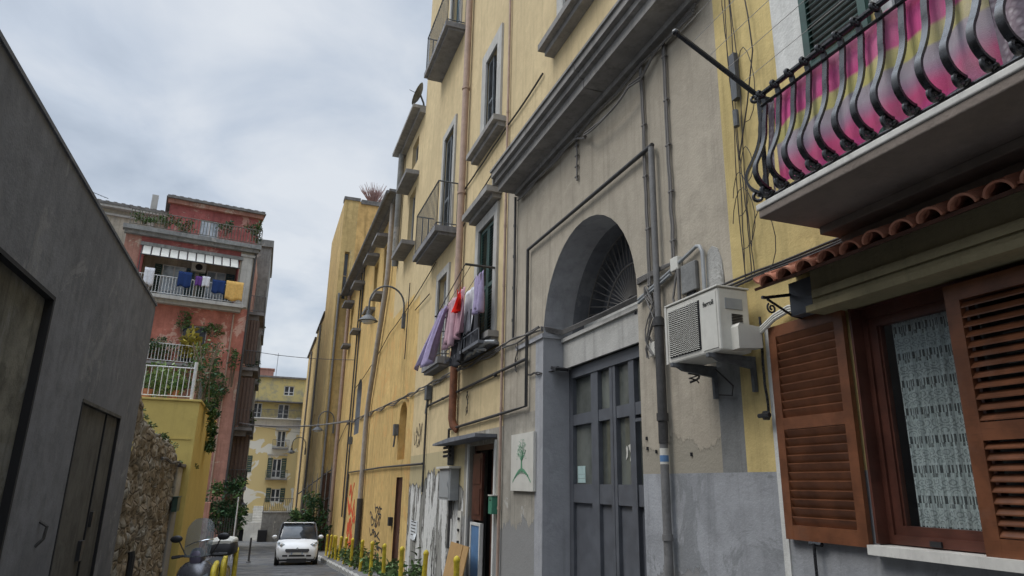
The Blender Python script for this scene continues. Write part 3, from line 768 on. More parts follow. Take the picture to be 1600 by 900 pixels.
# bundle along the facade and into the portal
def runpts(y0, y1, z0, z1, x=3.95, n=40, wob=.02, drop=.0, per=2.2, ph=0):
    return [(x + random.uniform(-.01, .01), y0 + (y1 - y0) * i / n, z0 + (z1 - z0) * i / n + wob * math.sin(ph + i * .9) - drop * abs(math.sin(math.pi * (y0 + (y1 - y0) * i / n) / per))) for i in range(n + 1)]
mb = MB()
for k in range(4):
    mb.tube(runpts(9.85, 20.5, 4.0 + .025 * k, 4.12 + .02 * k, 3.955 - .01 * k, 50, .02, .05 if k % 2 else .02, 2.3 + k * .2, k), .014, 6)
    mb.tube([(3.96, 9.82, 3.98 + .02 * k), (4.1, 9.78 - .01 * k, 3.96 + .02 * k), (4.28, 9.7, 3.92 + .02 * k), (4.28 - .01 * k, 8.3, 3.90 + .012 * k), (4.28 - .01 * k, 6.9, 3.89 + .015 * k), (3.98, 6.8, 3.93 + .02 * k), (3.96, 6.2, 3.94 + .01 * k), (3.955, 5.9, 3.94)], .012, 6)
mb.build('wall_cable', M['cable_grey'], P_, smooth=True)
mb = MB()
for k in range(3):
    P = [(3.96, 10.35 + random.uniform(-.02, .02) - .14 * i, 3.36 - .02 * i + random.uniform(-.03, .03)) for i in range(4)] + [(4.0, 9.83, 3.3), (4.2, 9.78, 3.35), (4.4, 9.76, 3.42)]
    mb.tube(P, .01, 5)
for u, z in ((10.9, 3.95), (13.9, 3.5), (17.6, 4.0)):
    for k in range(3):
        mb.tube([(3.95, u + random.uniform(-.08, .08), z - .12 * i + random.uniform(-.02, .02)) for i in range(5)], .008, 5)
mb.build('wall_cable', M['cable'], P_, smooth=True)
# knots of conduits and small boxes round the air conditioner
mb = MB()
mb.tube([(3.955, 6.75, 3.72), (3.955, 6.1, 3.86), (3.955, 5.72, 3.95), (3.955, 5.56, 3.99), (3.95, 5.5, 3.97), (3.95, 5.46, 3.9), (3.95, 5.46, 3.3)], .02, 8)
mb.tube([(3.955, 6.75, 3.68), (3.955, 6.05, 3.83)], .02, 8)
mb.build('conduit', M['grey_plastic'], P_, smooth=True)
def sbox(name, y0, y1, z0, z1, t, mat, label=None, parent=P_, detail=None):
    mb = MB(); mb.box(4 - t, 3.995, y0, y1, z0, z1); return mb.build(name, M[mat], parent, bevel=.008, label=label)
sbox('junction_box', 5.88, 6.02, 3.84, 3.99, .07, 'white_plastic', 'white junction box above the air conditioner')
sbox('junction_box', 5.6, 5.86, 3.55, 3.86, .05, 'cement', 'grey open recess box above the air conditioner')
sbox('junction_box', 5.66, 5.8, 3.4, 3.62, .03, 'dark')
sbox('junction_box', 6.42, 6.54, 3.0, 3.16, .06, 'white_plastic', 'white junction box left of the air conditioner')
mb = MB()
for k in range(7):
    a = random.uniform(0, 6); P = []
    for i in range(9): P.append((3.95 - .02 * (k % 3), 6.47 + .09 * math.sin(a + i * .9) + random.uniform(-.02, .02), 3.8 - .1 * i + random.uniform(-.02, .02)))
    mb.tube(P, .008, 5)
mb.tube([(3.96, 5.95, 3.84), (3.95, 5.97, 3.7), (3.95, 6.02, 3.55), (3.95, 5.98, 3.45)], .014, 6); mb.tube([(3.95, 5.9, 3.86), (3.95, 5.9, 3.3)], .022, 6)
mb.build('wall_cable', M['cable_grey'], P_, smooth=True)
# bare patch, holes
mb = MB(); mb.prism([(5.22, 3.35), (5.2, 3.55), (5.22, 3.75), (5.27, 3.88), (5.35, 3.93), (5.42, 3.9), (5.46, 3.78), (5.47, 3.5), (5.48, 3.3)], TR, -.012, .01); mb.build('bare_stone_patch', plaster('bare_pale_rubble', (.42, .41, .38), .2, .3, patch=(.2, .19, .17), pamt=.52, bumps=1., grime=.7, seed=40), P_)
for u, z in ((6.74, 2.13), (6.73, 2.02), (6.55, 1.98), (5.9, 1.93), (6.9, 3.6)):
    mb = MB(); mb.box(3.985, 4.01, u - .012, u + .012, z - .018, z + .018); mb.build('anchor_hole', M['dark'], P_)

# plaque
pl = thing('wall_sign', 'square white sign with a green tree on a mound beside the portal', 'sign', (3.95, 10.58, 1.52))
mb = MB(); mb.tb(TR, 10.06, 11.08, 1.52, 2.42, -.05, -.005); mb.build('board', M['white_plastic'], pl, bevel=.006)
TS = lambda u, z, d: Vector((3.949 + d, 11.08 - u * 1.02, 1.52 + z * .9))   # board coordinates 0..1, u to the right as seen
mb = MB()
n = 18; A = [(.1 + .8 * i / n, .14 + .20 * math.sin(math.pi * i / n)) for i in range(n + 1)]; B = [(.1 + .8 * i / n, .17 + .22 * math.sin(math.pi * i / n)) for i in range(n + 1)]
mb.prism(A + B[::-1], TS, -.002, .0)
mb.prism([(.46, .34), (.485, .6), (.515, .6), (.54, .34)], TS, -.0035, .0)
mb.build('green_mound_print', M['sign_green'], pl)
mb = MB(); random.seed(4)
for i in range(95):
    a = random.uniform(-.2, math.pi + .2); r = random.uniform(.05, .3); u = .5 + .75 * r * math.cos(a); z = .6 + r * math.sin(a) * 1.05; s = random.uniform(.008, .02)
    an = random.uniform(0, 3.1); mb.prism([(u + s * math.cos(an), z + s * math.sin(an)), (u - .4 * s * math.sin(an), z + .4 * s * math.cos(an)), (u - s * math.cos(an), z - s * math.sin(an)), (u + .4 * s * math.sin(an), z - .4 * s * math.cos(an))], TS, -.002 - i * 1e-5, 0)
for a in (.4, .9, 1.3, 1.8, 2.3, 2.75):
    mb.tube([TS(.5, .5, -.003), TS(.5 + .13 * math.cos(a), .58 + .14 * math.sin(a), -.003), TS(.5 + .2 * math.cos(a), .6 + .26 * math.sin(a), -.003)], .004, 4)
for i in range(9):
    u = .2 + i * .068; z = .17 + .13 * math.sin(math.pi * (u - .1) / .8)
    mb.tube([TS(u, z, -.003), TS(u + .02, z + .04, -.003), TS(u + .035, z + .005, -.003), TS(u + .05, z + .035, -.003)], .0035, 4)
mb.build('tree_print', M['sign_green'], pl)
random.seed(11)
tag(pl)
# meter cabinet, mailbox, notices
mc = thing('meter_cabinet', 'grey metal meter cabinet on the peeling wall left of the brown door', 'cabinet', (3.9, 14.9, 1.28))
mb = MB(); mb.tb(TR, 14.45, 15.4, 1.28, 1.93, -.2, -.01); mb.build('cabinet_body', M['grey_plastic'], mc, bevel=.01)
mb = MB(); mb.tb(TR, 14.36, 15.5, 1.93, 1.975, -.26, -.005); mb.build('cabinet_roof', M['white_plastic'], mc, bevel=.006)
mb = MB(); mb.tb(TR, 14.52, 15.33, 1.33, 1.88, -.213, -.201); mb.tb(TR, 14.6, 14.64, 1.55, 1.66, -.225, -.213); mb.build('cabinet_door', M['grey_plastic'], mc, bevel=.004)
mb = MB(); mb.tube([(3.93, 14.9, 1.28), (3.93, 14.9, .3)], .03, 8); mb.tube([(3.93, 14.75, 1.28), (3.93, 14.75, .9)], .02, 8); mb.build('cable_pipe', M['darkpipe'], mc, smooth=True)
il = thing('insulator_bracket', 'small bracket of stacked porcelain insulators above the grey meter cabinet', 'bracket', (3.95, 15.0, 2.1))
mb = MB()
for k in range(3): mb.tube([(3.84, 15.25, 2.2 + .09 * k), (3.84, 14.7, 2.2 + .09 * k)], .03, 8)
mb.build('insulator', M['black_plastic'], il, smooth=True)
mb = MB(); mb.box(3.86, 3.99, 14.95, 15.0, 2.0, 2.5); mb.box(3.86, 3.9, 14.7, 15.25, 2.46, 2.5); mb.build('bracket_arm', M['old_iron'], il)
ts = thing('terminal_strip', 'narrow white strip with dark knobs under the meter cabinet', 'fitting', (3.97, 14.2, .35))
mb = MB(); mb.tb(TR, 14.12, 14.38, .32, 1.08, -.03, -.005); mb.build('strip', M['white_plastic'], ts)
mb = MB()
for z in (.45, .68, .9): mb.box(3.945, 3.97, 14.2, 14.3, z, z + .05)
mb.build('knob', M['black_plastic'], ts)
mx = thing('mailbox', 'small green letter box on the wall right of the brown door', 'mailbox', (3.93, 11.9, 1.12))
mb = MB(); mb.prism([(11.78, 1.12), (11.98, 1.12), (11.98, 1.38), (11.96, 1.42), (11.8, 1.42), (11.78, 1.38)], TR, -.14, -.005); mb.build('box', M['green_plastic'], mx, bevel=.008)
mb = MB(); mb.tb(TR, 11.77, 11.99, 1.42, 1.44, -.15, -.004); mb.build('lid', M['white_plastic'], mx)
mb = MB(); mb.tb(TR, 11.82, 11.94, 1.34, 1.355, -.143, -.141); mb.build('slot', M['dark'], mx)
pn = thing('paper_notice', 'white notice sheet taped to the peeling grey wall, lower corner curled', 'notice', (3.97, 18.8, .2))
mb = MB(); mb.rings([[TR(18.35, .2 + .16 * i, -.01 - (.05 if i == 0 else 0)), TR(18.8, .17 + .16 * i, -.014), TR(19.2, .2 + .16 * i, -.01)] for i in range(4)], 0, False, False); mb.build('sheet', M['paper'], pn)
mb = MB()
for i in range(5): mb.tb(TR, 18.5, 19.05, .3 + .08 * i, .32 + .08 * i, -.02, -.017)
mb.build('printed_line', M['spray_black'], pn)
cb = thing('cardboard_sheet', 'tan cardboard sheet leaning on the wall below the blue panel', 'cardboard', (3.7, 13.3, ground(13.3) + .12))
mb = MB(); mb.obox((3.72, 13.6, .0), (.02, 1.3, 1.0), Matrix.Rotation(rad(12), 3, 'Y')); mb.obox((3.705, 13.6, .0), (.02, .6, 1.0), Matrix.Rotation(rad(12), 3, 'Y')); mb.build('sheet', M['cardboard'], cb)
# lamp over the gate
gl = thing('wall_floodlight', 'flat black floodlight on the left pier of the portal', 'lamp', (4.2, 9.8, 3.3))
mb = MB(); mb.obox((4.22, 9.66, 3.36), (.22, .2, .05), Matrix.Rotation(rad(15), 3, 'X')); mb.build('housing', M['black_plastic'], gl, bevel=.005)
mb = MB(); mb.obox((4.22, 9.652, 3.332), (.18, .16, .008), Matrix.Rotation(rad(15), 3, 'X')); mb.build('lens', M['lamp_glass'], gl)
mb = MB(); mb.box(4.2, 4.24, 9.72, 9.8, 3.37, 3.41); mb.build('arm', M['black_plastic'], gl)

# ------------------------------------------------------------------ air conditioner
ac = thing('air_conditioner', 'white outdoor air conditioner unit with black fan grille on wall brackets', 'air conditioner', (3.75, 5.13, 2.7))
y0, y1, z0, z1, xf, xb = 4.73, 5.55, 2.73, 3.29, 3.55, 3.87
mb = MB(); mb.box(xf, xb, y0, y1, z0, z1); mb.build('casing', M['white_plastic'], ac, bevel=.018)
mb = MB(); mb.box(xf - .012, xb + .01, y0 - .008, y1 + .008, z1, z1 + .018); mb.box(xf - .01, xf, y1 - .02, y1 + .015, z0, z1); mb.build('lid', M['white_plastic'], ac, bevel=.005)
gy0, gy1, gz0_, gz1 = 5.0, 5.5, 2.785, 3.235
mb = MB(); mb.box(xf - .006, xf + .002, gy0, gy1, gz0_, gz1); gb = mb.build('fan_opening', M['dark'], ac, bevel=.003)
mb = MB(); n = 24
for i in range(n):
    z = gz0_ + .012 + (gz1 - gz0_ - .024) * i / (n - 1); P = []
    for k in range(21): P.append((xf - .016, gy0 + .01 + (gy1 - gy0 - .02) * k / 20, z + (.005 if k % 2 else -.005)))
    mb.tube(P, .0042, 4)
for k in range(0): mb.tube([(xf - .012, gy0 + .02 + k * .115, gz0_ + .01), (xf - .012, gy0 + .02 + k * .115, gz1 - .01)], .003, 4)
mb.build('fan_grille', M['white_plastic'], gb)
mb = MB()
for k in range(3):
    a = k * 2.094 + .4; c = Vector((xf - .009, 5.25, 3.01))
    pts = [(0, .03), (.06, .08), (.08, .17), (.0, .19), (-.05, .1)]
    R_ = lambda p: (c.y + p[0] * math.cos(a) - p[1] * math.sin(a), c.z + p[0] * math.sin(a) + p[1] * math.cos(a))
    q = [R_(p) for p in pts]; mb.face([(c.x, u, z) for u, z in q])
mb.build('fan_blade', M['black_plastic'], gb)
mb = MB(); mb.box(xf - .006, xf, 4.755, 4.97, 2.76, 3.26); fp = mb.build('front_panel', M['white_plastic'], ac, bevel=.004)
mb = MB(); mb.box(3.62, 3.8, y0 - .006, y0, 3.1, 3.2); mb.build('side_handle', M['grey_plastic'], ac, bevel=.004)
mb = MB()
for i in range(9): mb.box(3.68, 3.79, y0 - .012, y0, 3.0 + .014 * i - .06, 3.006 + .014 * i - .06)
mb.build('side_vent', M['black_plastic'], ac)
mb = MB(); mb.prism([(3.66, 2.74), (3.9, 2.76), (3.9, 2.94), (3.68, 2.96), (3.66, 2.93)], lambda u, z, d: Vector((u, y0 - d, z)), 0, .1); mb.build('valve_cover', M['white_plastic'], ac, bevel=.01)
mb = MB()
for y in (4.86, 5.42):
    mb = MB(); mb.box(3.5, 3.99, y - .02, y + .02, 2.69, 2.728); mb.prism([(3.99, 2.42), (3.99, 2.69), (3.56, 2.69), (3.62, 2.66), (3.95, 2.62), (3.955, 2.42)], lambda u, z, d: Vector((u, y + d, z)), -.018, .018); mb.build('bracket', M['old_iron'], ac, bevel=.003)
mb = MB()
for k in range(3):
    mb.tube([(3.88, 4.68, 2.86 + .02 * k), (3.93, 4.5, 2.98 + .02 * k), (3.95, 4.35, 3.02 + .02 * k), (3.955, 4.1, 3.0 + .02 * k), (3.96, 3.9, 2.97 + .015 * k)], .014, 6)
mb.build('refrigerant_pipe', M['white_plastic'], ac, smooth=True)
mb = MB()
for k in range(5):
    a = random.uniform(0, 6); mb.tube([(3.8 + .05 * math.cos(a + i), 5.5 + .07 * math.sin(a + i * 1.1), 2.66 - .015 * i) for i in range(7)], .007, 5)
mb.tube([(3.9, 5.3, 2.68), (3.93, 5.1, 2.5), (3.95, 5.15, 2.42), (3.96, 5.35, 2.45)], .008, 5)
mb.build('loose_cable', M['cable'], ac, smooth=True)
def text(body, size, fn, parent, mat, name, th=.0015, bold=0):
    cu = bpy.data.curves.new(name, 'FONT'); cu.body = body; cu.size = size; cu.extrude = th; cu.align_x = 'CENTER'; cu.offset = bold
    ob = bpy.data.objects.new(name, cu); C.objects.link(ob)
    bpy.context.view_layer.update()
    me = bpy.data.meshes.new_from_object(ob.evaluated_get(bpy.context.evaluated_depsgraph_get()))
    bpy.data.objects.remove(ob); off = OFF.get(parent, Vector((0, 0, 0)))
    for v in me.vertices: v.co = fn(v.co.x, v.co.y, v.co.z) - off
    me.materials.clear(); me.materials.append(M[mat])
    o = bpy.data.objects.new(name, me); C.objects.link(o); o.parent = parent; OFF[o] = off; return o
text('ferroli', .062, lambda u, z, d: Vector((xf - .008 - d, 4.862 - u, 3.15 + z)), ac, 'sign_dark', 'lettering', bold=.001)

# ================================================================== yellow house with the belly balcony (right, near)
N_ = thing('apartment_building', 'yellow house with a wrought iron balcony and brown louvred window shutters', 'building', (4, 0, 0))
win = dict(u0=2.2, u1=3.76, z0=1.26, z1=2.9, d=.24, rm=3)
bdoor = dict(u0=1.9, u1=3.2, z0=3.6, z1=6.3, d=.2)
nm = [M[k] for k in ('yellow_near', 'base_grey', 'white', 'brown_frame')]
def zoneN(u, z):
    if z < 1.75: return 1
    if 3.2 < u < 4.26 and z > 5.15: return 2
    if 1.4 < u < 3.2 and z > 3.6: return 2
    return 0
mb = MB(); wall(mb, TR, -9, 5.08, -1.6, 15, [win, bdoor], zoneN, cu=(1.4, 3.2, 4.26), cz=(1.75, 3.6, 5.15)); shell(mb, TR, -9, 5.08, -1.6, 15, 7)
mb.build('wall', nm, N_)
mb = MB(); mb.tb(TR, 4.63, 4.70, -1.4, 2.96, -.012, .01); mb.build('wall_edge_strip', M['white'], N_)
# window: frame, glass, lace, shutters, sill
f = MB()
f.tb(TR, 3.705, 3.76, 1.27, 2.9, .07, .16); f.tb(TR, 2.2, 2.34, 1.27, 2.9, .07, .16); f.tb(TR, 2.34, 3.705, 2.82, 2.9, .07, .16); f.tb(TR, 2.34, 3.705, 1.27, 1.33, .07, .16)
f.tb(TR, 3.64, 3.705, 1.33, 2.82, .09, .15); f.tb(TR, 3.625, 3.64, 1.39, 2.76, .105, .145)
f.tb(TR, 2.34, 3.64, 1.33, 1.39, .09, .149); f.tb(TR, 2.34, 3.64, 2.76, 2.82, .09, .149); f.tb(TR, 2.94, 3.04, 1.39, 2.76, .09, .148)
wf = f.build('window', M['brown_frame'], N_, bevel=.006)
p = MB(); p.face([TR(2.34, 1.37, .125), TR(3.63, 1.37, .125), TR(3.63, 2.78, .125), TR(2.34, 2.78, .125)]); p.build('pane', M['clear'], wf)
mb = MB(); rows = []
for j in range(8):
    z = 1.36 + 1.44 * j / 7
    rows.append([TR(3.09 + (3.585 - 3.09) * i / 60, z, .185 + .016 * math.sin(i * .62) + .008 * math.sin(i * 1.7 + j * .3)) for i in range(61)])
mb.rings(rows, 0, False, False); mb.build('lace_curtain', M['lace'], wf, smooth='all')
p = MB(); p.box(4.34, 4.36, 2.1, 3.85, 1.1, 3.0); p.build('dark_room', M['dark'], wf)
p = MB(); p.tb(TR, 3.35, 3.43, 1.275, 1.31, .055, .07); p.build('latch', M['black_plastic'], wf)
p = MB(); p.tb(TR, 2.0, 3.78, 1.2, 1.262, -.1, .16); p.build('sill', M['marble'], N_, bevel=.006)
p = MB(); p.tb(TR, 3.745, 3.765, 1.27, 2.9, -.03, .24); p.build('window_jamb', M['brown_frame'], N_)
sh = louvre(TR, 3.80, 4.60, 1.24, 2.93, -.02, N_, 'brown', th=.04, st=.085, rails=(.52,), pitch=.062, open_=.84, flip=-1, qk=.34, name='shutter', label='brown louvred shutter folded back against the wall')
TI = lambda u, z, d: TR(u, z, d)
sh = louvre(TR, 2.2, 2.99, 1.245, 2.86, -.0, N_, 'brown', th=.045, st=.095, rails=(.44,), pitch=.058, open_=.62, name='shutter', label='brown louvred shutter closed over half of the lace window')
for y in (4.3, ):
    mb = MB(); mb.tube([(3.93, y, 1.23), (3.93, y, .35)], .012, 6); mb.tube([(3.95, y - .06, 1.225), (3.95, y + .06, 1.225)], .018, 6); mb.tube([(3.93, y, .8), (3.99, y, .8)], .016, 6)
    mb.build('shutter_stay', M['iron'], N_, smooth=True)
mb = MB(); mb.tube([(3.94, 4.68, 2.2), (3.9, 4.69, 2.2)], .04, 8); mb.tube([(3.9, 4.62, 2.2), (3.9, 4.75, 2.2)], .02, 8); mb.tube(sag((3.95, 4.7, 3.05), (3.95, 4.69, 2.2), 0, 10, .008), .012, 6)
mb.build('shutter_holder', M['iron'], N_, smooth=True)
# beam and lintel over the window
mb = MB(); mb.tb(TR, -3, 3.92, 2.95, 3.28, -.2, .02); mb.tb(TR, -3, 3.96, 2.9, 2.95, -.235, .018); mb.tb(TR, -3, 3.9, 3.0, 3.06, -.222, -.2); mb.build('window_beam', M['khaki'], N_, bevel=.006)
mb = MB(); mb.tb(TR, 3.965, 4.2, 2.93, 3.2, -.16, .02); mb.build('dark_panel', M['door_grey'], N_)  # dark panel fixed to the wall beside the end of the window beam
# tiled canopy
tr = thing('tiled_canopy', 'terracotta tiled canopy over the brown shuttered window', 'canopy', (3.75, 1, 3.1))
TC = lambda u, a, h: Vector((3.99 - a * math.cos(rad(22)) + h * math.sin(rad(22)) * -1, u, 3.335 - a * math.sin(rad(22)) + h * math.cos(rad(22))))
mb = MB(); mb.prism([(-2.5, 0), (4.28, 0), (4.28, .46), (-2.5, .46)], lambda u, a, d: TC(u, a, d), -.035, -.012); mb.build('board', M['wood_dark'], tr)
k = 0; y = 4.19
for_copy = None
def tile_mesh(up, seed):
    mb = MB(); r = .075 if up else .07; rs = []
    for a, rr in ((-.02, r * .86), (.30, r), (.485 if up else .44, r * 1.12)):
        ring = []
        for i in range(10):
            an = math.pi * i / 9; ring.append((rr * math.cos(an), a, (rr * .78 * math.sin(an)) if up else (.055 - rr * .72 * math.sin(an))))
        rs.append(ring)
    inner = []
    for ring in rs: inner.append([(p[0] * .86, p[1], p[2] - .012 if up else p[2] + .012) for p in ring])
    full = [ring + inn[::-1] for ring, inn in zip(rs, inner)]
    mb.rings([[TC(p[0], p[1], p[2]) - Vector((0, 0, 0)) for p in q] for q in full])
    mb.v = [v for v in mb.v]
    o = mb.build('cover_tile' if up else 'channel_tile', M['tile'], tr, smooth=True); return o
up0 = tile_mesh(True, 0); dn0 = tile_mesh(False, 0)
i = 0; y = 4.1
while y > -2.3:
    for src_, dy in ((up0, 0), (dn0, .1)):
        o = src_ if i == 0 else src_.copy()
        if i: C.objects.link(o); o.parent = tr
        o.location = (random.uniform(-.008, .008), y + dy + random.uniform(-.006, .006), random.uniform(-.004, .004)); o.rotation_euler = (0, 0, 0)
    y -= .203; i += 1
mb = MB()   # scroll bracket
def spiral(c, r0, turns, a0, pl=lambda u, z: Vector((u, 4.2, z)), n=26, sgn=1):
    return [pl(c[0] + r0 * (1 - .8 * i / n) * math.cos(a0 + sgn * turns * 6.283 * i / n), c[1] + r0 * (1 - .8 * i / n) * math.sin(a0 + sgn * turns * 6.283 * i / n)) for i in range(n + 1)]
mb.tube([(3.99, 4.2, 3.14), (3.6, 4.2, 3.06), (3.57, 4.2, 3.06)], .014, 6); mb.tube([(3.99, 4.2, 2.92), (3.85, 4.2, 2.94), (3.62, 4.2, 3.05)], .01, 6)
mb.tube(spiral((3.655, 2.98), .045, 1.4, 2.2), .008, 6); mb.tube(spiral((3.9, 3.03), .05, 1.4, .6, sgn=-1), .009, 6)
mb.build('scroll_bracket', M['iron'], tr, smooth=True)
bundle('cable_run', [sag((3.97, 5.3, 3.42 + .03 * k), (3.93, -1.5, 3.40 + .03 * k), .015 * k, 24, .006) for k in range(3)], .011, 'cable', 'black cables running above the terracotta tiled canopy')

# belly balcony
B_ = MB(); Xo = 3.12
B_.box(Xo, 4.01, -1.6, 3.63, 3.44, 3.5, 0); B_.box(Xo - .012, 4.0, -1.61, 3.642, 3.5, 3.545, 1)
B_.box(3.62, 4.012, -1.5, 3.60, 3.38, 3.44, 0); B_.box(3.78, 4.013, -1.5, 3.57, 3.29, 3.38, 0)
bal = B_.build('balcony', [plaster('brown_stained_soffit', (.24, .2, .17), .12, .1, seed=33), M['marble']], N_, bevel=.008)
ra = MB(); zr, zt = 3.585, 4.40; Xr = Xo + .05
ra.tube([(3.99, 3.58, zt), (Xr, 3.58, zt), (Xr, -1.5, zt)], .021, 8); ra.tube([(3.99, 3.58, zt - .09), (Xr, 3.58, zt - .09), (Xr, -1.5, zt - .09)], .012, 6)
ra.tube([(3.99, 3.58, zr), (Xr, 3.58, zr), (Xr, -1.5, zr)], .016, 6)
ra.tube([(Xr, 3.58, 3.54), (Xr, 3.58, zt + .04)], .018, 8)
ra.build('handrail', M['iron'], bal, smooth=True)
def baluster():
    """pot-bellied bar with scrolls, local: outwards = -x, origin on the slab"""
    mb = MB(); prof = [(0, .80), (.01, .74), (.0, .66), (-.012, .58), (-.02, .5), (-.045, .41), (-.085, .32), (-.125, .24), (-.13, .17), (-.10, .11), (-.05, .075), (-.02, .07)]
    # smooth the profile
    P = []
    for i in range(len(prof) - 1):
        p0 = prof[max(i - 1, 0)]; p1 = prof[i]; p2 = prof[i + 1]; p3 = prof[min(i + 2, len(prof) - 1)]
        for k in range(3):
            t = k / 3; f = lambda a, b, c, d: .5 * ((2 * b) + (c - a) * t + (2 * a - 5 * b + 4 * c - d) * t * t + (3 * b - a - 3 * c + d) * t ** 3)
            P.append(Vector((f(p0[0], p1[0], p2[0], p3[0]), 0, f(p0[1], p1[1], p2[1], p3[1]))))
    P.append(Vector((prof[-1][0], 0, prof[-1][1])))
    rings = []
    for i, p in enumerate(P):
        t = (P[min(i + 1, len(P) - 1)] - P[max(i - 1, 0)]).normalized(); nn = Vector((-t.z, 0, t.x)); w, h = .020, .009
        rings.append([p + Vector((0, w, 0)) + nn * h, p - Vector((0, w, 0)) + nn * h, p - Vector((0, w, 0)) - nn * h, p + Vector((0, w, 0)) - nn * h])
    mb.rings(rings)
    pl = lambda u, z: Vector((u, 0, z))
    mb.tube(spiral((-.06, .045), .042, 1.1, 1.6, pl), .014, 6); mb.tube(spiral((-.03, .83), .032, 1.1, -.4, pl, sgn=-1), .012, 6)
    mb.ell((0, 0, .82), (.02, .02, .02), nu=8, nv=5); mb.ell((-.01, 0, .05), (.026, .026, .022), nu=8, nv=5)
    return mb
b0 = baluster().build('baluster', M['iron'], smooth=True); b0.parent = bal; OFF[b0] = Vector((0, 0, 0))
spots = [((Xr, 3.58 - .145 * i - .05, 3.56), 0) for i in range(34)] + [((Xr + .1 + .15 * i, 3.58, 3.56), rad(-90)) for i in range(5)] + [((Xr, 3.58, 3.56), rad(-45))]
for i, (p, r) in enumerate(spots):
    o = b0 if i == 0 else b0.copy()
    if i: C.objects.link(o); o.parent = bal
    o.location = Vector(p) - OFF[bal]; o.rotation_euler = (0, 0, r)
# balcony door shutters above
wn = casement(TR, 1.9, 3.2, 3.6, 6.3, .18, N_, 'white_iron', 'glass', 1, (.3,))
louvre(TR, 3.22, 3.86, 3.65, 6.3, -.02, N_, 'green', name='shutter', label='dark green louvred shutter of the balcony door')
# clothes pole and lines
cp = thing('clothes_pole', 'black iron pole sticking out from the balcony corner with clothes lines', 'pole', (Xr, 3.62, 4.42))
mb = MB(); mb.tube([(3.3, 3.6, 4.36), (2.53, 3.64, 4.82)], .02, 8); mb.ell((2.52, 3.64, 4.825), (.027, .027, .027), nu=8, nv=6); mb.build('arm', M['iron'], cp, smooth=True)
mb = MB()
for t in (.12, .3, .48, .66, .84, .97):
    p = Vector((3.3, 3.6, 4.36)).lerp(Vector((2.53, 3.64, 4.82)), t) + Vector((0, 0, .02)); mb.tube(sag(p, p + Vector((0, -5.4, .05)), .02, 16), .0022, 5)
mb.build('clothes_line', M['rope'], cp)
# bed sheet and lace hung inside the railing
def sheet_rows(y0, y1, zt_, zb, X, amp, nu, nz, skewz=0):
    rows = []
    for j in range(nz + 1):
        t = j / nz; rows.append([(X + .035 * math.sin(t * 2.2) * -1 + amp * (math.sin(i * .55 + t) + .7 * math.sin(i * .23 + 2 * t + 1)) * (.4 + t), y0 + (y1 - y0) * i / nu, zt_ - .018 * abs(math.sin(i * .21)) * (1 - t) + (zb - zt_) * t + .03 * math.sin(i * .35) * t + skewz * i / nu) for i in range(nu + 1)])
    return rows
bs = thing('bed_sheet', 'pink and yellow striped sheet hung inside the iron balcony railing', 'bed sheet', (3.25, 2.8, 4.38))
mb = MB(); mb.rings(sheet_rows(3.5, 1.93, 4.38, 3.61, 3.235, .018, 70, 16), 0, False, False); mb.build('sheet', M['sheet'], bs, smooth='all')
mb = MB(); mb.rings(sheet_rows(1.93, 1.62, 4.38, 3.6, 3.235, .012, 20, 12), 0, False, False); mb.build('lace_border', M['lace_edge'], bs, smooth='all')
mb = MB(); mb.rings(sheet_rows(3.57, 3.5, 4.36, 3.62, 3.24, .01, 8, 12), 0, False, False); mb.build('lace_border', M['lace_edge'], bs, smooth='all')
ws = thing('white_cloth', 'plain white cloth hung beside the striped sheet on the balcony', 'cloth', (3.25, 1.2, 4.3))
mb = MB(); mb.rings(sheet_rows(1.58, .2, 4.37, 3.63, 3.25, .015, 40, 12), 0, False, False); mb.build('sheet', M['cloth_white'], ws, smooth='all')
# messy cables on the yellow wall
mb = MB(); random.seed(5)
for k in range(4):
    P = []; b = 4.74 + .04 * k
    for i in range(34):
        z = 7.2 - 3.75 * i / 33; P.append((3.965 - .008 * (k % 3), b + .02 * math.sin(i * .3 + k * 2) + random.uniform(-.004, .004), z))
    mb.tube(P, .005, 5)
for (cy_, cz_, rr, rz) in ((4.8, 4.25, .1, .22), (4.78, 4.0, .15, .3), (4.68, 4.5, .08, .18), (4.6, 5.3, .12, .4), (4.55, 3.7, .15, .3)):
    mb.tube([(3.93 + .01 * math.sin(i), cy_ + rr * math.cos(i * .45) , cz_ + rz * math.sin(i * .45)) for i in range(12)], .004, 5)
mb.tube([(3.96, 4.62, 7), (3.95, 4.5, 6), (3.95, 4.48, 5.6), (3.95, 4.62, 5.1), (3.95, 4.8, 4.6)], .007, 5)
tag(mb.build('cable_tangle', M['cable'], smooth=True, loc=(3.96, 4.8, 3.5)), 'tangle of black cables hanging down the yellow wall beside the balcony', 'cable')
mb = MB(); mb.box(3.94, 3.99, 4.74, 4.82, 5.25, 5.75); mb.tube([(3.94, 4.78, 4.95), (3.94, 4.78, 5.12)], .03, 8); tag(mb.build('cable_splice_box', M['old_iron'], loc=(3.96, 4.78, 4.95)), 'small rusty splice box among the cables on the yellow wall', 'box')
random.seed(21)

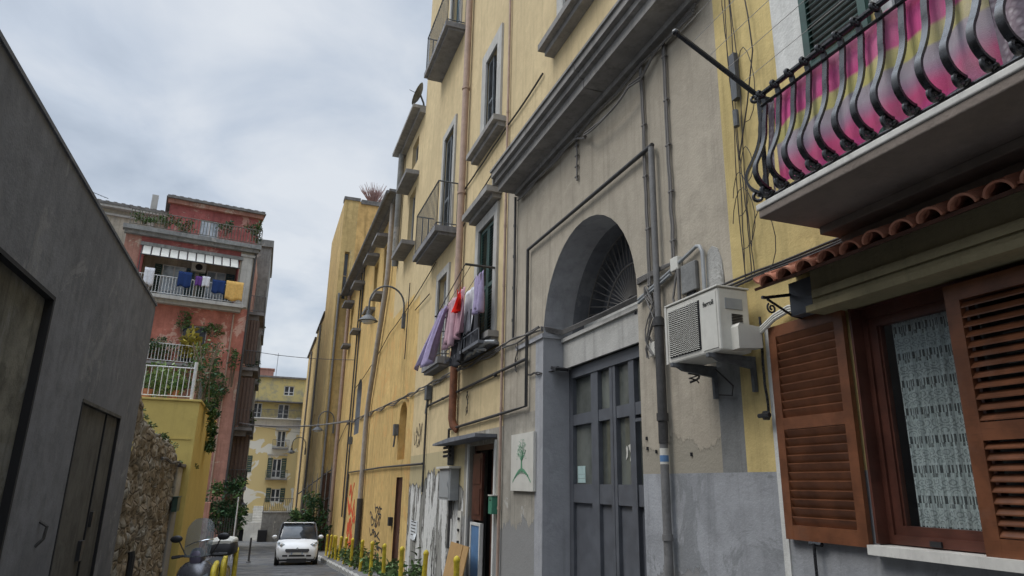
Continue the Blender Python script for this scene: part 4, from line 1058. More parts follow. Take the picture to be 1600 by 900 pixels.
# ================================================================== second house on the right (ochre, higher eave)
H2 = thing('apartment_building', 'narrow ochre house with a blind arched niche, next to the grey and yellow house', 'building', (4, 20.6, 0))
niche = dict(u0=20.66, u1=21.85, z0=2.3, z1=4.05, arch=.45, d=.22)
yd = dict(u0=20.72, u1=21.7, z0=-2, z1=1.78, d=.12, rm=2)
wb1 = dict(u0=21.5, u1=22.6, z0=9.35, z1=11.5, d=.2); wb2 = dict(u0=21.5, u1=22.6, z0=12.5, z1=13.5, d=.2)
mb = MB(); wall(mb, TR, 20.6, 24.4, -2.2, 14, [niche, yd, wb1, wb2], lambda u, z: 0 if z < 7.4 else 1, cz=(7.4,)); shell(mb, TR, 20.6, 24.4, -2.2, 14, 6, 1)
mb.face([TR(20.6, 2.2, .21), TR(21.9, 2.2, .21), TR(21.9, 4.1, .21), TR(20.6, 4.1, .21)], 0)
mb.build('wall', [M['ochre'], M['yellow'], M['wood_dark']], H2)
mb = MB(); mb.tb(TR, 20.62, 24.6, 14, 14.12, -.45, 2); mb.tb(TR, 20.62, 24.5, 13.86, 14, -.2, .02); mb.build('eave', M['stone_trim'], H2)
mb = MB(); mb.tb(TR, 20.72, 21.7, -2, 1.78, .07, .11); mb.tb(TR, 21.0, 21.06, .2, .32, .04, .07); mb.build('door', M['wood_dark'], H2)
mb = MB(); mb.tb(TR, 21.85, 22.1, .35, .6, -.12, 0); mb.build('letter_box', M['black_plastic'], H2)
for o_ in (wb1, wb2): casement(TR, o_['u0'], o_['u1'], o_['z0'], o_['z1'], .18, H2, 'trim', 'glass', 1, ())
for a_ in ((21.1, 23.0, 9.2, 9.34, -.45), (21.1, 23.0, 11.75, 11.9, -.45)):
    mb = MB(); mb.tb(TR, *a_, .02); mb.build('window_slab', M['soffit'], H2, bevel=.01)
pipe([(3.85, 24.1, 13.9), (3.85, 24.1, 9.9), (3.9, 24.3, 9.4)], .12, 'cement', H2)
sd = thing('satellite_dish', 'satellite dish on the roof edge of the ochre house', 'satellite dish', (3.95, 21.2, 14.1))
mb = MB(); c = Vector((3.78, 21.0, 14.75)); ax = Vector((-.75, .15, .35)).normalized(); e1 = ax.cross(Vector((0, 0, 1))).normalized(); e2 = e1.cross(ax); rs = []
for r, h in ((.02, -.08), (.15, -.07), (.3, -.03), (.42, .03), (.43, .04), (.3, -.015), (.02, -.07)):
    rs.append([c + ax * h + e1 * r * math.cos(j * .3927) + e2 * r * math.sin(j * .3927) for j in range(16)])
mb.rings(rs); mb.build('dish', M['rusty_sheet'], sd, smooth=True)
mb = MB(); mb.tube([(4.1, 21.2, 14.1), (4.0, 21.1, 14.5), (3.86, 21.02, 14.75)], .035, 6); mb.tube([c + ax * -.06, c + ax * .35], .012, 5); mb.build('mount', M['old_iron'], sd)

# ================================================================== long ochre house
H3 = thing('apartment_building', 'long ochre house with hooded windows under its eave and a slit arched window', 'building', (4, 24.4, 0))
ops = [dict(u0=c - .5, u1=c + .5, z0=9.05, z1=11.2, d=.35) for c in (27.3, 30.0, 34.6, 38.8)]
slit = dict(u0=31.8, u1=33.5, z0=3.75, z1=6.3, arch=.55, d=.35, rm=1)
lowd = dict(u0=33.9, u1=34.7, z0=-2.4, z1=1.0, d=.3)
mb = MB(); wall(mb, TR, 24.4, 40.6, -2.6, 12.4, ops + [slit], lambda u, z: 0); shell(mb, TR, 24.4, 40.6, -2.6, 12.4, 5, 0)
mb.build('wall', [M['ochre'], M['blue_grey']], H3)
for o_ in ops: casement(TR, o_['u0'], o_['u1'], o_['z0'], o_['z1'], .3, H3, 'ochre2', 'glass', 1, (.5,))
mb = MB()
for c in (27.3, 30.0, 34.6, 38.8):
    mb = MB(); mb.tb(TR, c - .75, c + .75, 11.35, 11.47, -.55, .02); mb.tb(TR, c - .68, c + .68, 11.47, 11.53, -.3, .019); mb.build('window_hood', M['soffit'], H3)
    mb = MB(); mb.tb(TR, c - .65, c + .65, 8.92, 9.04, -.42, .02); mb.build('sill', M['soffit'], H3)
p = casement(TR, 31.85, 33.45, 3.8, 6.2, .3, H3, 'old_iron', 'glass', 2, (.3, .6))
mb = MB(); mb.tb(TR, 24.3, 40.7, 12.4, 12.5, -.5, 3); mb.tb(TR, 24.35, 40.6, 12.3, 12.4, -.2, .02); mb.tube([(3.45, 24.4, 12.4), (3.45, 40.6, 12.4)], .07, 8); mb.build('eave', M['soffit'], H3)
pipe([(3.84, 25.4, 12.35), (3.84, 25.45, 9.4), (3.84, 25.7, 8.8), (3.86, 28.2, 4.9), (3.86, 28.5, 4.2), (3.86, 28.5, 1.0)], .10, 'lilacpipe', H3, label='dog-legged downpipe running diagonally across the ochre wall')
pipe([(3.86, 28.5, 1.0), (3.86, 28.5, -2)], .12, 'darkpipe', H3, name='downpipe', label='dark foot of the dog-legged downpipe')
pipe([(3.9, 40.2, 12.3), (3.9, 40.2, -2.4)], .11, 'pinkpipe', H3)
for y in (34.2, 35.2): pipe([(3.95, y, 12.3), (3.95, y, .0)], .035, 'darkpipe', H3, name='conduit')
pipe([(3.93, 17.8, 2.1), (3.93, 24, 2.12), (3.93, 33.6, 2.05)], .03, 'darkpipe', H3, name='conduit')
# dark pipe with branch low on the wall
pipe([(3.93, 33.7, 2.0), (3.93, 33.8, -.2), (3.93, 34.3, -2)], .05, 'darkpipe', H3, name='conduit')
# graffiti
def squiggle(u0, z0, w, h, n, seed):
    random.seed(seed); P = []; x = u0; 
    for i in range(n):
        P.append((x + random.uniform(-.15, .15) * w, z0 + h * random.random())); x -= w / n
    Q = []
    for i in range(len(P) - 1):
        p0, p1, p2, p3 = P[max(i - 1, 0)], P[i], P[i + 1], P[min(i + 2, len(P) - 1)]
        for k in range(6):
            t = k / 6; f = lambda a, b, c, d: .5 * ((2 * b) + (c - a) * t + (2 * a - 5 * b + 4 * c - d) * t * t + (3 * b - a - 3 * c + d) * t ** 3)
            Q.append((3.992, f(p0[0], p1[0], p2[0], p3[0]), f(p0[1], p1[1], p2[1], p3[1])))
    return Q
gr = thing('graffiti', 'red spray-painted graffiti scrawl low on the ochre wall', 'graffiti', (3.99, 31, 0))
mb = MB()
for a in ((33.2, .9, 1.6, .7, 9, 1), (33.3, .15, 2.6, .8, 16, 2), (33.2, -.65, 2.6, .8, 18, 3), (33, -1.1, 2.3, .6, 14, 4)): mb.tube(squiggle(*a), .085, 5, flat=.1)
mb.build('scrawl', M['spray_red'], gr)
gr = thing('graffiti', 'black spray-painted tags on the ochre wall left of the dark doorway', 'graffiti', (3.99, 25, 0))
mb = MB()
for a in ((26.4, .1, 2.4, .5, 18, 5), (26.2, -.3, 2.2, .4, 16, 6), (25.6, .5, 1.6, .4, 12, 14), (25.2, -.6, 2.4, .3, 18, 15), (26.6, -.95, 2.8, .35, 22, 7)): mb.tube(squiggle(*a), .03, 5, flat=.2)
mb.build('scrawl', M['spray_black'], gr)
gr = thing('graffiti', 'small black scribble on the pale wall beside the conduit', 'graffiti', (3.99, 18.5, 2.8))
mb = MB()
for a in ((19.3, 2.55, .9, .7, 14, 12), (19.1, 2.5, .6, .45, 12, 13)): mb.tube(squiggle(*a), .014, 5, flat=.25)
mb.build('scrawl', M['spray_black'], gr)
random.seed(31)

# ================================================================== tall ochre block and the row behind it
H4 = thing('apartment_building', 'tall narrow ochre block rising above the long house, bush on its roof', 'building', (3.15, 40.6, 0))
TF = TYf(40.62); fo_ = dict(u0=3.42, u1=3.72, z0=12.2, z1=15.2, d=.3)
mb = MB(); wall(mb, TF, 3.15, 8.5, -3.4, 18.6, [fo_], lambda u, z: 0 if u < 4 else 1, cu=(4,))
mb.face([(3.15, 40.62, -3.4), (3.15, 49.2, -3.4), (3.15, 49.2, 18.6), (3.15, 40.62, 18.6)], 0); mb.face([(8.5, 40.62, -3.4), (8.5, 49.2, -3.4), (8.5, 49.2, 18.6), (8.5, 40.62, 18.6)], 1)
mb.face([(3.15, 49.2, -3.4), (8.5, 49.2, -3.4), (8.5, 49.2, 18.6), (3.15, 49.2, 18.6)], 1); mb.face([(3.15, 40.62, 18.6), (8.5, 40.62, 18.6), (8.5, 49.2, 18.6), (3.15, 49.2, 18.6)], 1)
mb.build('wall', [M['ochre2'], M['ochre_brick']], H4)
casement(TF, 3.42, 3.72, 12.2, 15.2, .28, H4, 'ochre2', 'glass', 0, (.5,))
mb = MB(); mb.box(4.15, 8.6, 40.5, 40.9, 18.45, 18.72); mb.build('parapet', M['roof'], H4)
mb = MB(); mb.box(3.1, 4.1, 40.55, 41.3, 18.6, 18.8); mb.build('roof_edge', M['roof'], H4)
pipe([(3.3, 40.5, 12.5), (3.3, 40.5, -2.4)], .07, 'greypipe', H4)
TX = lambda u, z, d: Vector((3.2 + d, u, z))
H5 = thing('apartment_building', 'lower ochre house behind the tall block, far down the right side', 'building', (3.2, 49.2, 0))
mb = MB(); o5 = [dict(u0=50.3, u1=51.3, z0=3.6, z1=6.2, d=.3), dict(u0=53.2, u1=54.2, z0=3.8, z1=6.2, d=.3)]
wall(mb, TX, 49.2, 57, -4.2, 13.3, o5, lambda u, z: 0); shell(mb, TX, 49.2, 57, -4.2, 13.3, 5, 0); mb.build('wall', [M['ochre2']], H5)
for o_ in o5: casement(TX, o_['u0'], o_['u1'], o_['z0'], o_['z1'], .25, H5, 'old_iron', 'glass', 1, ())
mb = MB(); mb.tb(TX, 49.3, 57, 13.3, 13.42, -.12, 1); mb.build('eave', M['roof'], H5); pipe([(3.12, 52.2, 13), (3.12, 52.2, -3.5)], .07, 'greypipe', H5)
H6 = thing('apartment_building', 'farthest yellow-grey house closing the right side of the street', 'building', (3.2, 57, 0))
mb = MB(); wall(mb, TX, 57, 67, -5, 12.9, [], None); shell(mb, TX, 57, 67, -5, 12.9, 5); wall(mb, lambda u, z, d: TR(u, z, d + .1), 67.02, 88.5, -5.5, 12, [], None); shell(mb, lambda u, z, d: TR(u, z, d + .1), 67.02, 88.5, -5.5, 12, 5)
mb.build('wall', [M['ochre2']], H6)
mb = MB(); mb.tb(TX, 57.1, 67, 12.9, 13.05, -.15, 1); mb.build('eave', M['roof'], H6)
pipe([(3.12, 61, 12.5), (3.12, 61, -4.5)], .07, 'greypipe', H6)
# roof bush
bu = thing('roof_bush', 'dry leafless pinkish bush growing on the roof of the tall ochre block', 'bush', (5.1, 41.2, 18.7))
mb = MB()
for k in range(90):
    a = random.uniform(0, 6.28); s = random.uniform(.2, 1.0); L = random.uniform(1.0, 1.75); b = Vector((5.0, 41.3, 18.6))
    d = Vector((math.cos(a) * s * .95, math.sin(a) * s * .5, 1)).normalized()
    P = [b, b + d * L * .5 + Vector((random.uniform(-.06, .06), 0, 0)), b + d * L]
    mb.tube(P, [.03, .02, .008], 4)
    mb.tube([P[1], P[1] + Vector((d.x * .4 + random.uniform(-.25, .25), 0, .5))], .01, 4)
mb.build('twigs', M['drybush'], bu)
bg = MB(); foliage(bg, (5.9, 41.1, 18.85), (.5, .3, .22), 160, .12); bg.build('leaves', M['leaf_dark'], bu)

# spiked fence on the right
fe = thing('spiked_fence', 'iron spiked fence with a sloping top behind the oleander by the far ochre houses', 'fence', (3.2, 40.2, ground(40.2)))
mb = MB(); x = 3.75; top = lambda x: 2.35 - (3.8 - x) * .8
while x > 2.1:
    mb.tube([(x, 40.2, ground(40.2)), (x, 40.2, top(x))], .035, 4); mb.tube([(x, 40.2, top(x)), (x, 40.2, top(x) + .35)], [.035, .006], 4); x -= .24
mb.build('spike_bars', M['greypipe'], fe)
mb = MB()
for dz in (-.04, -1.5): mb.tube([(3.8, 40.22, top(3.8) + dz), (2.1, 40.22, top(2.1) + dz)], .035, 6)
mb.build('rails', M['darkpipe'], fe)
gw = MB(); gw.box(3.35, 3.95, 40.3, 40.4, -2.2, 2.1); gw.build('gate_panel', M['wood_dark'], fe)

# ================================================================== left: dark blank wall house
L1 = thing('blank_wall_building', 'low building with a blank dark grey rendered wall and steel doors on the left', 'building', (-2.1, 0, 0))
TL1 = TLf(-2.1)
big = dict(u0=3.6, u1=7.6, z0=-.6, z1=3.28, d=.07); sml = dict(u0=9.5, u1=11.98, z0=-1.5, z1=2.5, d=.05)
mb = MB(); wall(mb, TL1, -9, 13.4, -1.8, 4.6, [big, sml], lambda u, z: 0); shell(mb, TL1, -9, 13.4, -1.8, 4.6, 6)
mb.build('wall', [M['dark_wall']], L1)
mb = MB(); mb.tb(TL1, -9, 13.42, 4.6, 4.64, -.02, 6); mb.build('coping', M['dark_wall'], L1)
mb = MB(); mb.tb(TL1, 3.6, 7.6, -.6, 3.28, .055, .08); mb.build('steel_panel', M['rusty_sheet'], L1)
mb = MB()
for a in ((7.57, 7.62, -.6, 3.3), (3.55, 7.57, 3.26, 3.3)): mb.tb(TL1, *a, -.02, .06)
mb.build('panel_frame', M['dark'], L1)
mb = MB(); mb.tb(TL1, 9.54, 11.06, -1.5, 2.46, .03, .055); mb.tb(TL1, 11.1, 11.94, -1.5, 2.46, .03, .055)
mb.tb(TL1, 9.5, 11.98, 2.47, 2.51, -.012, .06); dr = mb.build('steel_door', M['metal_old'], L1)
mb = MB(); mb.tb(TL1, 11.06, 11.1, -1.5, 2.46, .01, .052); mb.tb(TL1, 9.49, 9.54, -1.5, 2.47, -.008, .053); mb.tb(TL1, 11.94, 11.99, -1.5, 2.47, -.008, .054); mb.build('door_joint', M['dark'], dr)
mb = MB(); mb.tb(TL1, 11.2, 11.32, .95, 1.15, -.01, .03); mb.tb(TL1, 10.8, 10.95, .55, .8, -.02, .03); mb.build('lock_plate', M['black_plastic'], dr)
mb = MB(); mb.tube([(-2.1, 8.7, 1.15), (-2.03, 8.72, 1.1), (-2.04, 8.72, .98), (-2.1, 8.7, .9)], .018, 6); mb.build('wall_ring', M['darkpipe'], L1)
# stone wall
SW = thing('rubble_stone_wall', 'crumbling brown rubble stone wall beyond the dark building', 'wall', (-2.1, 17, 0))
mb = MB(); NY, NZ = 210, 130; prof = [(13.4, 3.25), (13.9, 3.1), (14.4, 2.72), (15.4, 2.62), (16.5, 2.55), (17.8, 2.5), (19, 2.46), (20, 2.42), (20.5, 2.3), (20.75, 2.05)]
def topz(y):
    for i in range(len(prof) - 1):
        if y <= prof[i + 1][0]: a, b = prof[i], prof[i + 1]; return a[1] + (b[1] - a[1]) * (y - a[0]) / (b[0] - a[0])
    return prof[-1][1]
rows = []
for j in range(NZ + 13):
    row = []
    for i in range(NY + 1):
        y = 13.4 + 7.35 * i / NY; tz = topz(y) + .09 * mnoise.noise(Vector((y * 2.2, 0, 3)))
        if j <= NZ: z = -1.6 + (tz + 1.6) * j / NZ; x = -2.1
        else: z = tz - .004 * (j - NZ); x = -2.1 - .05 * (j - NZ)
        q = Vector((y * 1.9, z * 2.6, 0)); dd, _ = mnoise.voronoi(Vector((y * 2.6, z * 4.2, 0)) + .25 * Vector((mnoise.noise(q * 2), mnoise.noise(q * 2 + Vector((5, 5, 0))), 0))); dsp = .07 * mnoise.noise(q) + .05 * mnoise.noise(q * 2.6) + .015 * mnoise.noise(q * 6)
        row.append((x + dsp - .03 - (.14 if j > NZ - 3 else 0) * (j > NZ - 3) * .3, y, z + (dsp * .5 if j > NZ else 0)))
    rows.append(row)
mb.rings(rows, 0, False, False); mb.face([(-2.1, 20.75, -1.6), (-2.7, 20.75, -1.6), (-2.7, 20.75, 2.05), (-2.1, 20.75, 2.05)])
mb.build('stones', M['stone'], SW, smooth='all')
mb = MB(); mb.tube(runpts(16.8, 24.2, 2.02, 1.98, -2.02, 20, .03), .03, 6); mb.build('ledge_pipe', M['darkpipe'], SW)
mb = MB(); random.seed(3)
for k in range(14):
    y = random.uniform(14.2, 20.3); foliage(mb, (-2.2, y, topz(y) + .03), (.12, .25, .08), 50, .06)
mb.build('weeds', M['moss'], SW)
mb = MB(); foliage(mb, (-2.1, 21.2, 2.05), (.15, .5, .08), 60, .07); foliage(mb, (-1.85, 23.4, 2.0), (.1, .5, .1), 70, .07); mb.build('weeds', M['moss'], SW)
# meter cabinet on stone wall near the pavement (dark slim box)
tag_ = thing('standpipe', 'slim black metal post box standing against the stone wall', 'post', (-2.0, 14.6, ground(14.6)))
mb = MB(); mb.tube([(-1.95, 14.3, ground(14) - .1), (-1.95, 14.3, .28), (-1.97, 14.3, .36)], .06, 8); mb.build('post', M['black_plastic'], tag_, smooth=True)
PL = thing('gate_pillar', 'pale plastered pillar at the end of the stone wall', 'pillar', (-2.1, 21, 0))
mb = MB(); mb.box(-2.5, -2.05, 20.76, 21.9, -1.8, 1.92); mb.build('shaft', M['beige_low'], PL, bevel=.02)
mb = MB(); mb.box(-2.6, -1.98, 20.7, 21.95, 1.925, 2.0); mb.build('cap', M['roof'], PL, bevel=.01)
gb_ = thing('wall_box', 'dark green metal box fixed to the pale pillar', 'box', (-2.0, 20.9, .8))
mb = MB(); mb.box(-2.06, -1.93, 20.5, 21.2, .78, 1.14); mb.build('box', M['green'], gb_, bevel=.01); mb = MB(); mb.box(-2.07, -1.91, 20.48, 21.22, 1.14, 1.16); mb.build('lid', M['green'], gb_)
# yellow outbuilding
YB = thing('yellow_outbuilding', 'freshly painted yellow outbuilding with a railed roof terrace', 'building', (-1.9, 22, 0))
mb = MB(); mb.box(-6, -1.86, 21.95, 30, -2.2, 3.78); mb.build('wall', M['out_yellow'], YB, bevel=.02)
mb = MB(); mb.box(-6, -1.82, 21.9, 30.05, 3.78, 3.84); mb.build('roof_edge', M['out_yellow'], YB, bevel=.01)
mb = MB(); mb.box(-2.6, -1.97, 21.925, 21.95, 2.70, 2.74); mb.build('moulding', M['out_yellow'], YB)
mb = MB(); railing(mb, [(-5.5, 22.05, 3.84), (-2.1, 22.05, 3.84)], .92, .012, .145, .02); mb.tube([(-2.12, 22.05, 3.84), (-2.12, 22.05, 4.95)], .05, 6); mb.build('railing', M['white_iron'], YB)
mb = MB(); railing(mb, [(-1.95, 22.2, 3.84), (-1.95, 29.5, 3.84)], .5, .012, .25, .02); mb.build('side_railing', M['old_iron'], YB)
tp = thing('terrace_plants', 'leafy potted plants behind the white railing of the yellow outbuilding', 'plant', (-3, 22.6, 3.84))
mb = MB()
for x, y, r, h in ((-3.4, 22.7, .55, .55), (-2.7, 22.6, .45, .5), (-4.3, 22.8, .6, .5), (-3.0, 23.2, .5, .6)): foliage(mb, (x, y, 3.9 + h), (r, .3, h), 520, .13, (0, 1))
mb.build('foliage', [M['leaf'], M['leaf_pale']], tp)
for x in (-3.4, -2.7, -4.3):
    mb = MB(); lathe(mb, (x, 22.6, 3.84), [(.12, 0), (.17, .28), (.18, .3), (.02, .28)], 12); mb.build('pot', M['tile'], tp)
tp = thing('trailing_plant', 'tangled climber spilling over the corner of the yellow outbuilding', 'plant', (-1.8, 22.6, 3.9))
mb = MB()
for c, r in (((-1.9, 23.2, 4.7), (.45, .5, .6)), ((-1.75, 23.6, 4.15), (.35, .6, .45)), ((-2.2, 24.4, 5.6), (.55, .6, .8)), ((-1.6, 24, 3.6), (.16, .35, .45)), ((-1.72, 26, 2.7), (.14, .4, .3)), ((-1.74, 26.2, 3.3), (.14, .5, .3))): foliage(mb, c, r, 420, .12, (0, 1))
mb.build('foliage', [M['leaf_dark'], M['leaf']], tp)
mb = MB()
for k in range(10):
    x = random.uniform(-2.2, -1.7); y = random.uniform(23, 24.5)
    mb.tube([(x, y, 3.9), (x + random.uniform(-.2, .2), y, 4.8), (x + random.uniform(-.4, .3), y + .2, 5.8)], .018, 5)
mb.build('stems', M['bark'], tp)

# ================================================================== red apartment house (left, far)
RB = thing('apartment_building', 'faded red apartment house with a laundry balcony, roof terrace and cluttered side balconies', 'building', (-4.5, 42, 0))
ang = rad(8.5); TRB = TRot(-8.6, 41.4, ang); W_ = 6.95
def zR(u, z):
    if u > 6.15 and z > 11.4: return 2
    if z < 7.7: return 1
    if u < .8: return 1
    return 3 if z < 11.4 else 0
logg = dict(u0=1.05, u1=6.1, z0=11.5, z1=14.3, d=1.3, rm=0)
rd = [dict(u0=1.5, u1=2.8, z0=4.3, z1=6.6, d=.2), dict(u0=3.6, u1=4.9, z0=7.9, z1=10.1, d=.2), dict(u0=5.2, u1=5.65, z0=2.4, z1=3.6, d=.2)]
mb = MB(); wall(mb, TRB, 0, W_, -3.5, 15.3, [logg] + rd, zR, cu=(.8, 6.15), cz=(4, 7.7, 11.4))
mb.face([TRB(1.0, 11.4, 1.3), TRB(6.15, 11.4, 1.3), TRB(6.15, 14.4, 1.3), TRB(1.0, 14.4, 1.3)], 2)
c0 = TRB(W_, 0, 0)
mb.face([c0 + Vector((0, 0, -3.5)), Vector((c0.x + .15, 56, -3.5)), Vector((c0.x + .15, 56, 15.3)), c0 + Vector((0, 0, 15.3))], 1)
a_, b_, c_, d_ = TRB(0, 15.3, 0), TRB(W_, 15.3, 0), Vector((c0.x + .15, 56, 15.3)), Vector((-9, 56, 15.3)); mb.face([a_, b_, c_, d_], 1)
mb.face([Vector((c0.x + .15, 56, -3.5)), Vector((-9, 56, -3.5)), d_, c_], 1); mb.face([TRB(0, -3.5, 0), Vector((-9, 56, -3.5)), d_, a_], 1)
mb.build('wall', [M['red'], M['pink'], M['cream'], M['salmon']], RB)
for o_ in rd[:2]: casement(TRB, o_['u0'], o_['u1'], o_['z0'], o_['z1'], .18, RB, 'white_iron', 'glass', 1, (.4,))
casement(TRB, *[rd[2][k] for k in ('u0', 'u1', 'z0', 'z1')], .18, RB, 'white_iron', 'glass', 0, ())
mb = MB(); mb.tb(TRB, 4.9, 5.2, 2.4, 3.6, -.05, -.01); mb.build('shutter', M['green'], RB)
# slabs and mouldings
mb = MB()
mb.tb(TRB, -.2, 7.2, 15.1, 15.35, -.5, .02); mb.tb(TRB, -.1, 7.1, 14.9, 15.1, -.3, .019); mb.tb(TRB, .8, 6.3, 14.35, 14.55, -.15, .018)
mb.build('cornice', M['cement'], RB)
mb = MB(); mb.tb(TRB, .6, 6.6, 11.3, 11.5, -.75, 1.2); mb.tb(TRB, .7, 6.5, 11.1, 11.3, -.4, .02); mb.build('balcony_slab', M['trim'], RB)
mb = MB(); railing(mb, [TRB(.65, 11.5, -.7), TRB(6.5, 11.5, -.7)], 1.05, .016, .155, .025); mb.build('balcony_railing', M['white_iron'], RB)
mb = MB(); railing(mb, [TRB(.1, 15.35, -.42), TRB(7.15, 15.35, -.42)], .95, .02, .17, .028); mb.build('terrace_railing', M['rusty_sheet'], RB)
mb = MB(); mb.tb(TRB, 0.3, 4.9, 7.6, 7.75, -.8, .02); mb.build('balcony_slab', M['soffit'], RB)
mb = MB(); railing(mb, [TRB(.35, 7.75, -.75), TRB(4.85, 7.75, -.75), TRB(4.85, 7.75, 0)], 1.0, .016, .16, .025); mb.build('balcony_railing', M['white_iron'], RB)
# loggia doors, awning
for a, b, lab in ((2.1, 3.35, None), (4.5, 5.55, None)):
    wn = casement(TRB, a, b, 11.52, 13.75, 1.22, RB, 'white_iron', 'glass_pale', 1, (.3,), name='balcony_door')
    louvre(TRB, a - .42, a - .04, 11.55, 13.75, 1.26, wn, 'green', rails=(.5,), pitch=.12); louvre(TRB, b + .04, b + .5, 11.55, 13.75, 1.26, wn, 'blue_door', rails=(.5,), pitch=.12)
mb = MB()
for i in range(11):
    u = .95 + 5.1 * i / 11; mb.prism([(0, 14.42), (-.8, 13.62), (-.8, 13.66), (0, 14.46)], lambda d, z, w: TRB(u + .03 + w, z, d), 0, .4)
aw = mb.build('awning_panel', M['white_plastic'], RB)
mb = MB()
for i in range(12): u = .93 + 5.1 * i / 11; mb.tube([TRB(u, 14.45, -.0), TRB(u, 13.63, -.82)], .03, 5)
mb.tube([TRB(.9, 13.62, -.82), TRB(6.1, 13.62, -.82)], .035, 5); mb.tube([TRB(.93, 13.6, -.8), TRB(.93, 11.5, -.7)], .03, 5); mb.build('awning_frame', M['darkpipe'], aw)
mb = MB(); mb.tb(TRB, 3.6, 4.4, 13.55, 14.1, .9, 1.25); a2 = mb.build('condenser_casing', M['white_plastic'], RB, bevel=.02)
mb = MB(); lathe(mb, (0, 0, 0), [(.0, -.01), (.2, -.01), (.2, .01), (.0, .01)], 14, 'x'); mb.v = [TRB(4.0 + v.y, 13.82 + v.z, .885 + v.x) for v in mb.v]; mb.build('fan', M['black_plastic'], a2)
# pilaster
mb = MB(); mb.tb(TRB, 6.25, 6.85, 11.5, 14.6, -.08, .02); mb.tb(TRB, 6.15, 6.95, 14.6, 14.75, -.14, .021); mb.build('corner_pilaster', M['trim'], RB)
# roof tower
TT = TRot(-8.6, 42.6, ang)
to = dict(u0=3.55, u1=4.6, z0=15.3, z1=16.95, d=.15)
mb = MB(); wall(mb, TT, 1.75, 6.9, 15.3, 17.9, [to], lambda u, z: 0); shell(mb, TT, 1.75, 6.9, 15.3, 17.9, 6, 1); mb.build('roof_storey', [M['red'], M['pink']], RB)
casement(TT, 3.55, 4.6, 15.3, 16.95, .12, RB, 'white_iron', 'glass_pale', 1, (.25,))
mb = MB()
for i in range(26):
    u = 1.55 + 5.6 * i / 26; mb.prism([(-.35, 17.93), (2.2, 18.75), (2.2, 18.85), (-.35, 18.03 + .03 * (i % 2))], lambda d, z, w: TT(u + w, z, d), 0, .21)
mb.tb(TT, 1.5, 7.2, 17.85, 17.93, -.4, 5); mb.build('tile_roof', M['roof'], RB)
mb = MB(); mb.tb(TT, 1.6, 7.1, 17.6, 17.85, -.22, .02); mb.build('roof_moulding', M['pink'], RB)
# a lower block behind on the right
mb = MB(); mb.box(-1.95, -.95, 49, 57, -3.5, 17.6); mb.box(-2.1, -.85, 48.9, 57, 17.6, 18.1); mb.build('rear_wing', M['cement'], RB)
# side balconies with clutter
sx = c0.x + .02
for zf, pr, y0_, y1_ in ((4.6, 1.0, 43.5, 47.5), (4.6, 1.0, 49.5, 53.5), (8.1, .95, 43.3, 47.2), (8.1, .95, 49.5, 53.5), (11.5, .9, 43.3, 47.2), (11.5, .9, 49.5, 53.5), (1.2, 1.0, 44.0, 48.5)):
    T_ = lambda u, z, d: Vector((sx - d, u, z))
    mb = MB(); mb.tb(T_, y0_, y1_, zf - .18, zf, -pr, .0); mb.tb(T_, y0_ + .2, y0_ + .45, zf - .5, zf - .18, -pr * .7, 0); mb.tb(T_, y1_ - .45, y1_ - .2, zf - .5, zf - .18, -pr * .7, 0)
    o = mb.build('side_balcony', M['soffit'], RB)
    mb = MB(); railing(mb, [T_(y0_, zf, 0), T_(y0_, zf, -pr + .04), T_(y1_, zf, -pr + .04), T_(y1_, zf, 0)], 1.0, .014, .16, .022); mb.build('railing', M['old_iron'], o)
# brown hanging blinds on the side
for zt_, zb_, y_, w_ in ((7.5, 4.7, 43.6, .8), (11.0, 8.3, 43.5, .7), (4.2, 1.3, 44.2, .9)):
    mb = MB(); rows = []
    for j in range(5):
        z = zt_ + (zb_ - zt_) * j / 4; rows.append([(sx + .02 + w_ * i / 16, y_ - .12 - .05 * math.sin(i * 1.6), z) for i in range(17)])
    mb.rings(rows, 0, False, False); o = mb.build('hanging_blind', M['cloth_brown'], RB, smooth='all')
pipe([TRB(6.98, 15, -.06), TRB(6.98, -3, -.06)], .07, 'darkpipe', RB); pipe([(sx + .08, 48.6, 15), (sx + .08, 48.6, -3.3)], .07, 'greypipe', RB)
pipe([TRB(6.2, 11, -.04), TRB(6.2, -3, -.04)], .05, 'pinkpipe', RB)
# laundry on the loggia balcony
def laundry(name, label, u, w, z1, drop, mat, T=TRB, dep=-.78, grp='laundry on the red house balcony', cat='laundry', **k):
    o = cloth(name, T, u, u + w, z1, drop, dep, mat, .03, 2, nu=10, nz=6, **k); return tag(o, label, cat, grp)
laundry('towel', 'dark blue towel hanging on the red house balcony', 2.95, .7, 12.95, .9, 'cloth_navy')
laundry('shirt', 'small purple garment hanging between the navy towel and the white cloth', 3.85, .35, 12.8, .55, 'cloth_purple')
laundry('towel', 'white cloth hanging in the middle of the red house balcony', 4.2, .42, 12.85, .6, 'cloth_white')
laundry('towel', 'wide navy cloth hanging left of the orange sheet', 4.75, .7, 12.75, .8, 'cloth_navy')
laundry('bed_sheet', 'orange sheet hanging at the right end of the red house balcony', 5.5, .95, 12.8, 1.15, 'cloth_orange')
laundry('towel', 'large pale cloth hanging at the left end of the red house balcony', 1.25, .5, 12.9, 1.0, 'cloth_white')
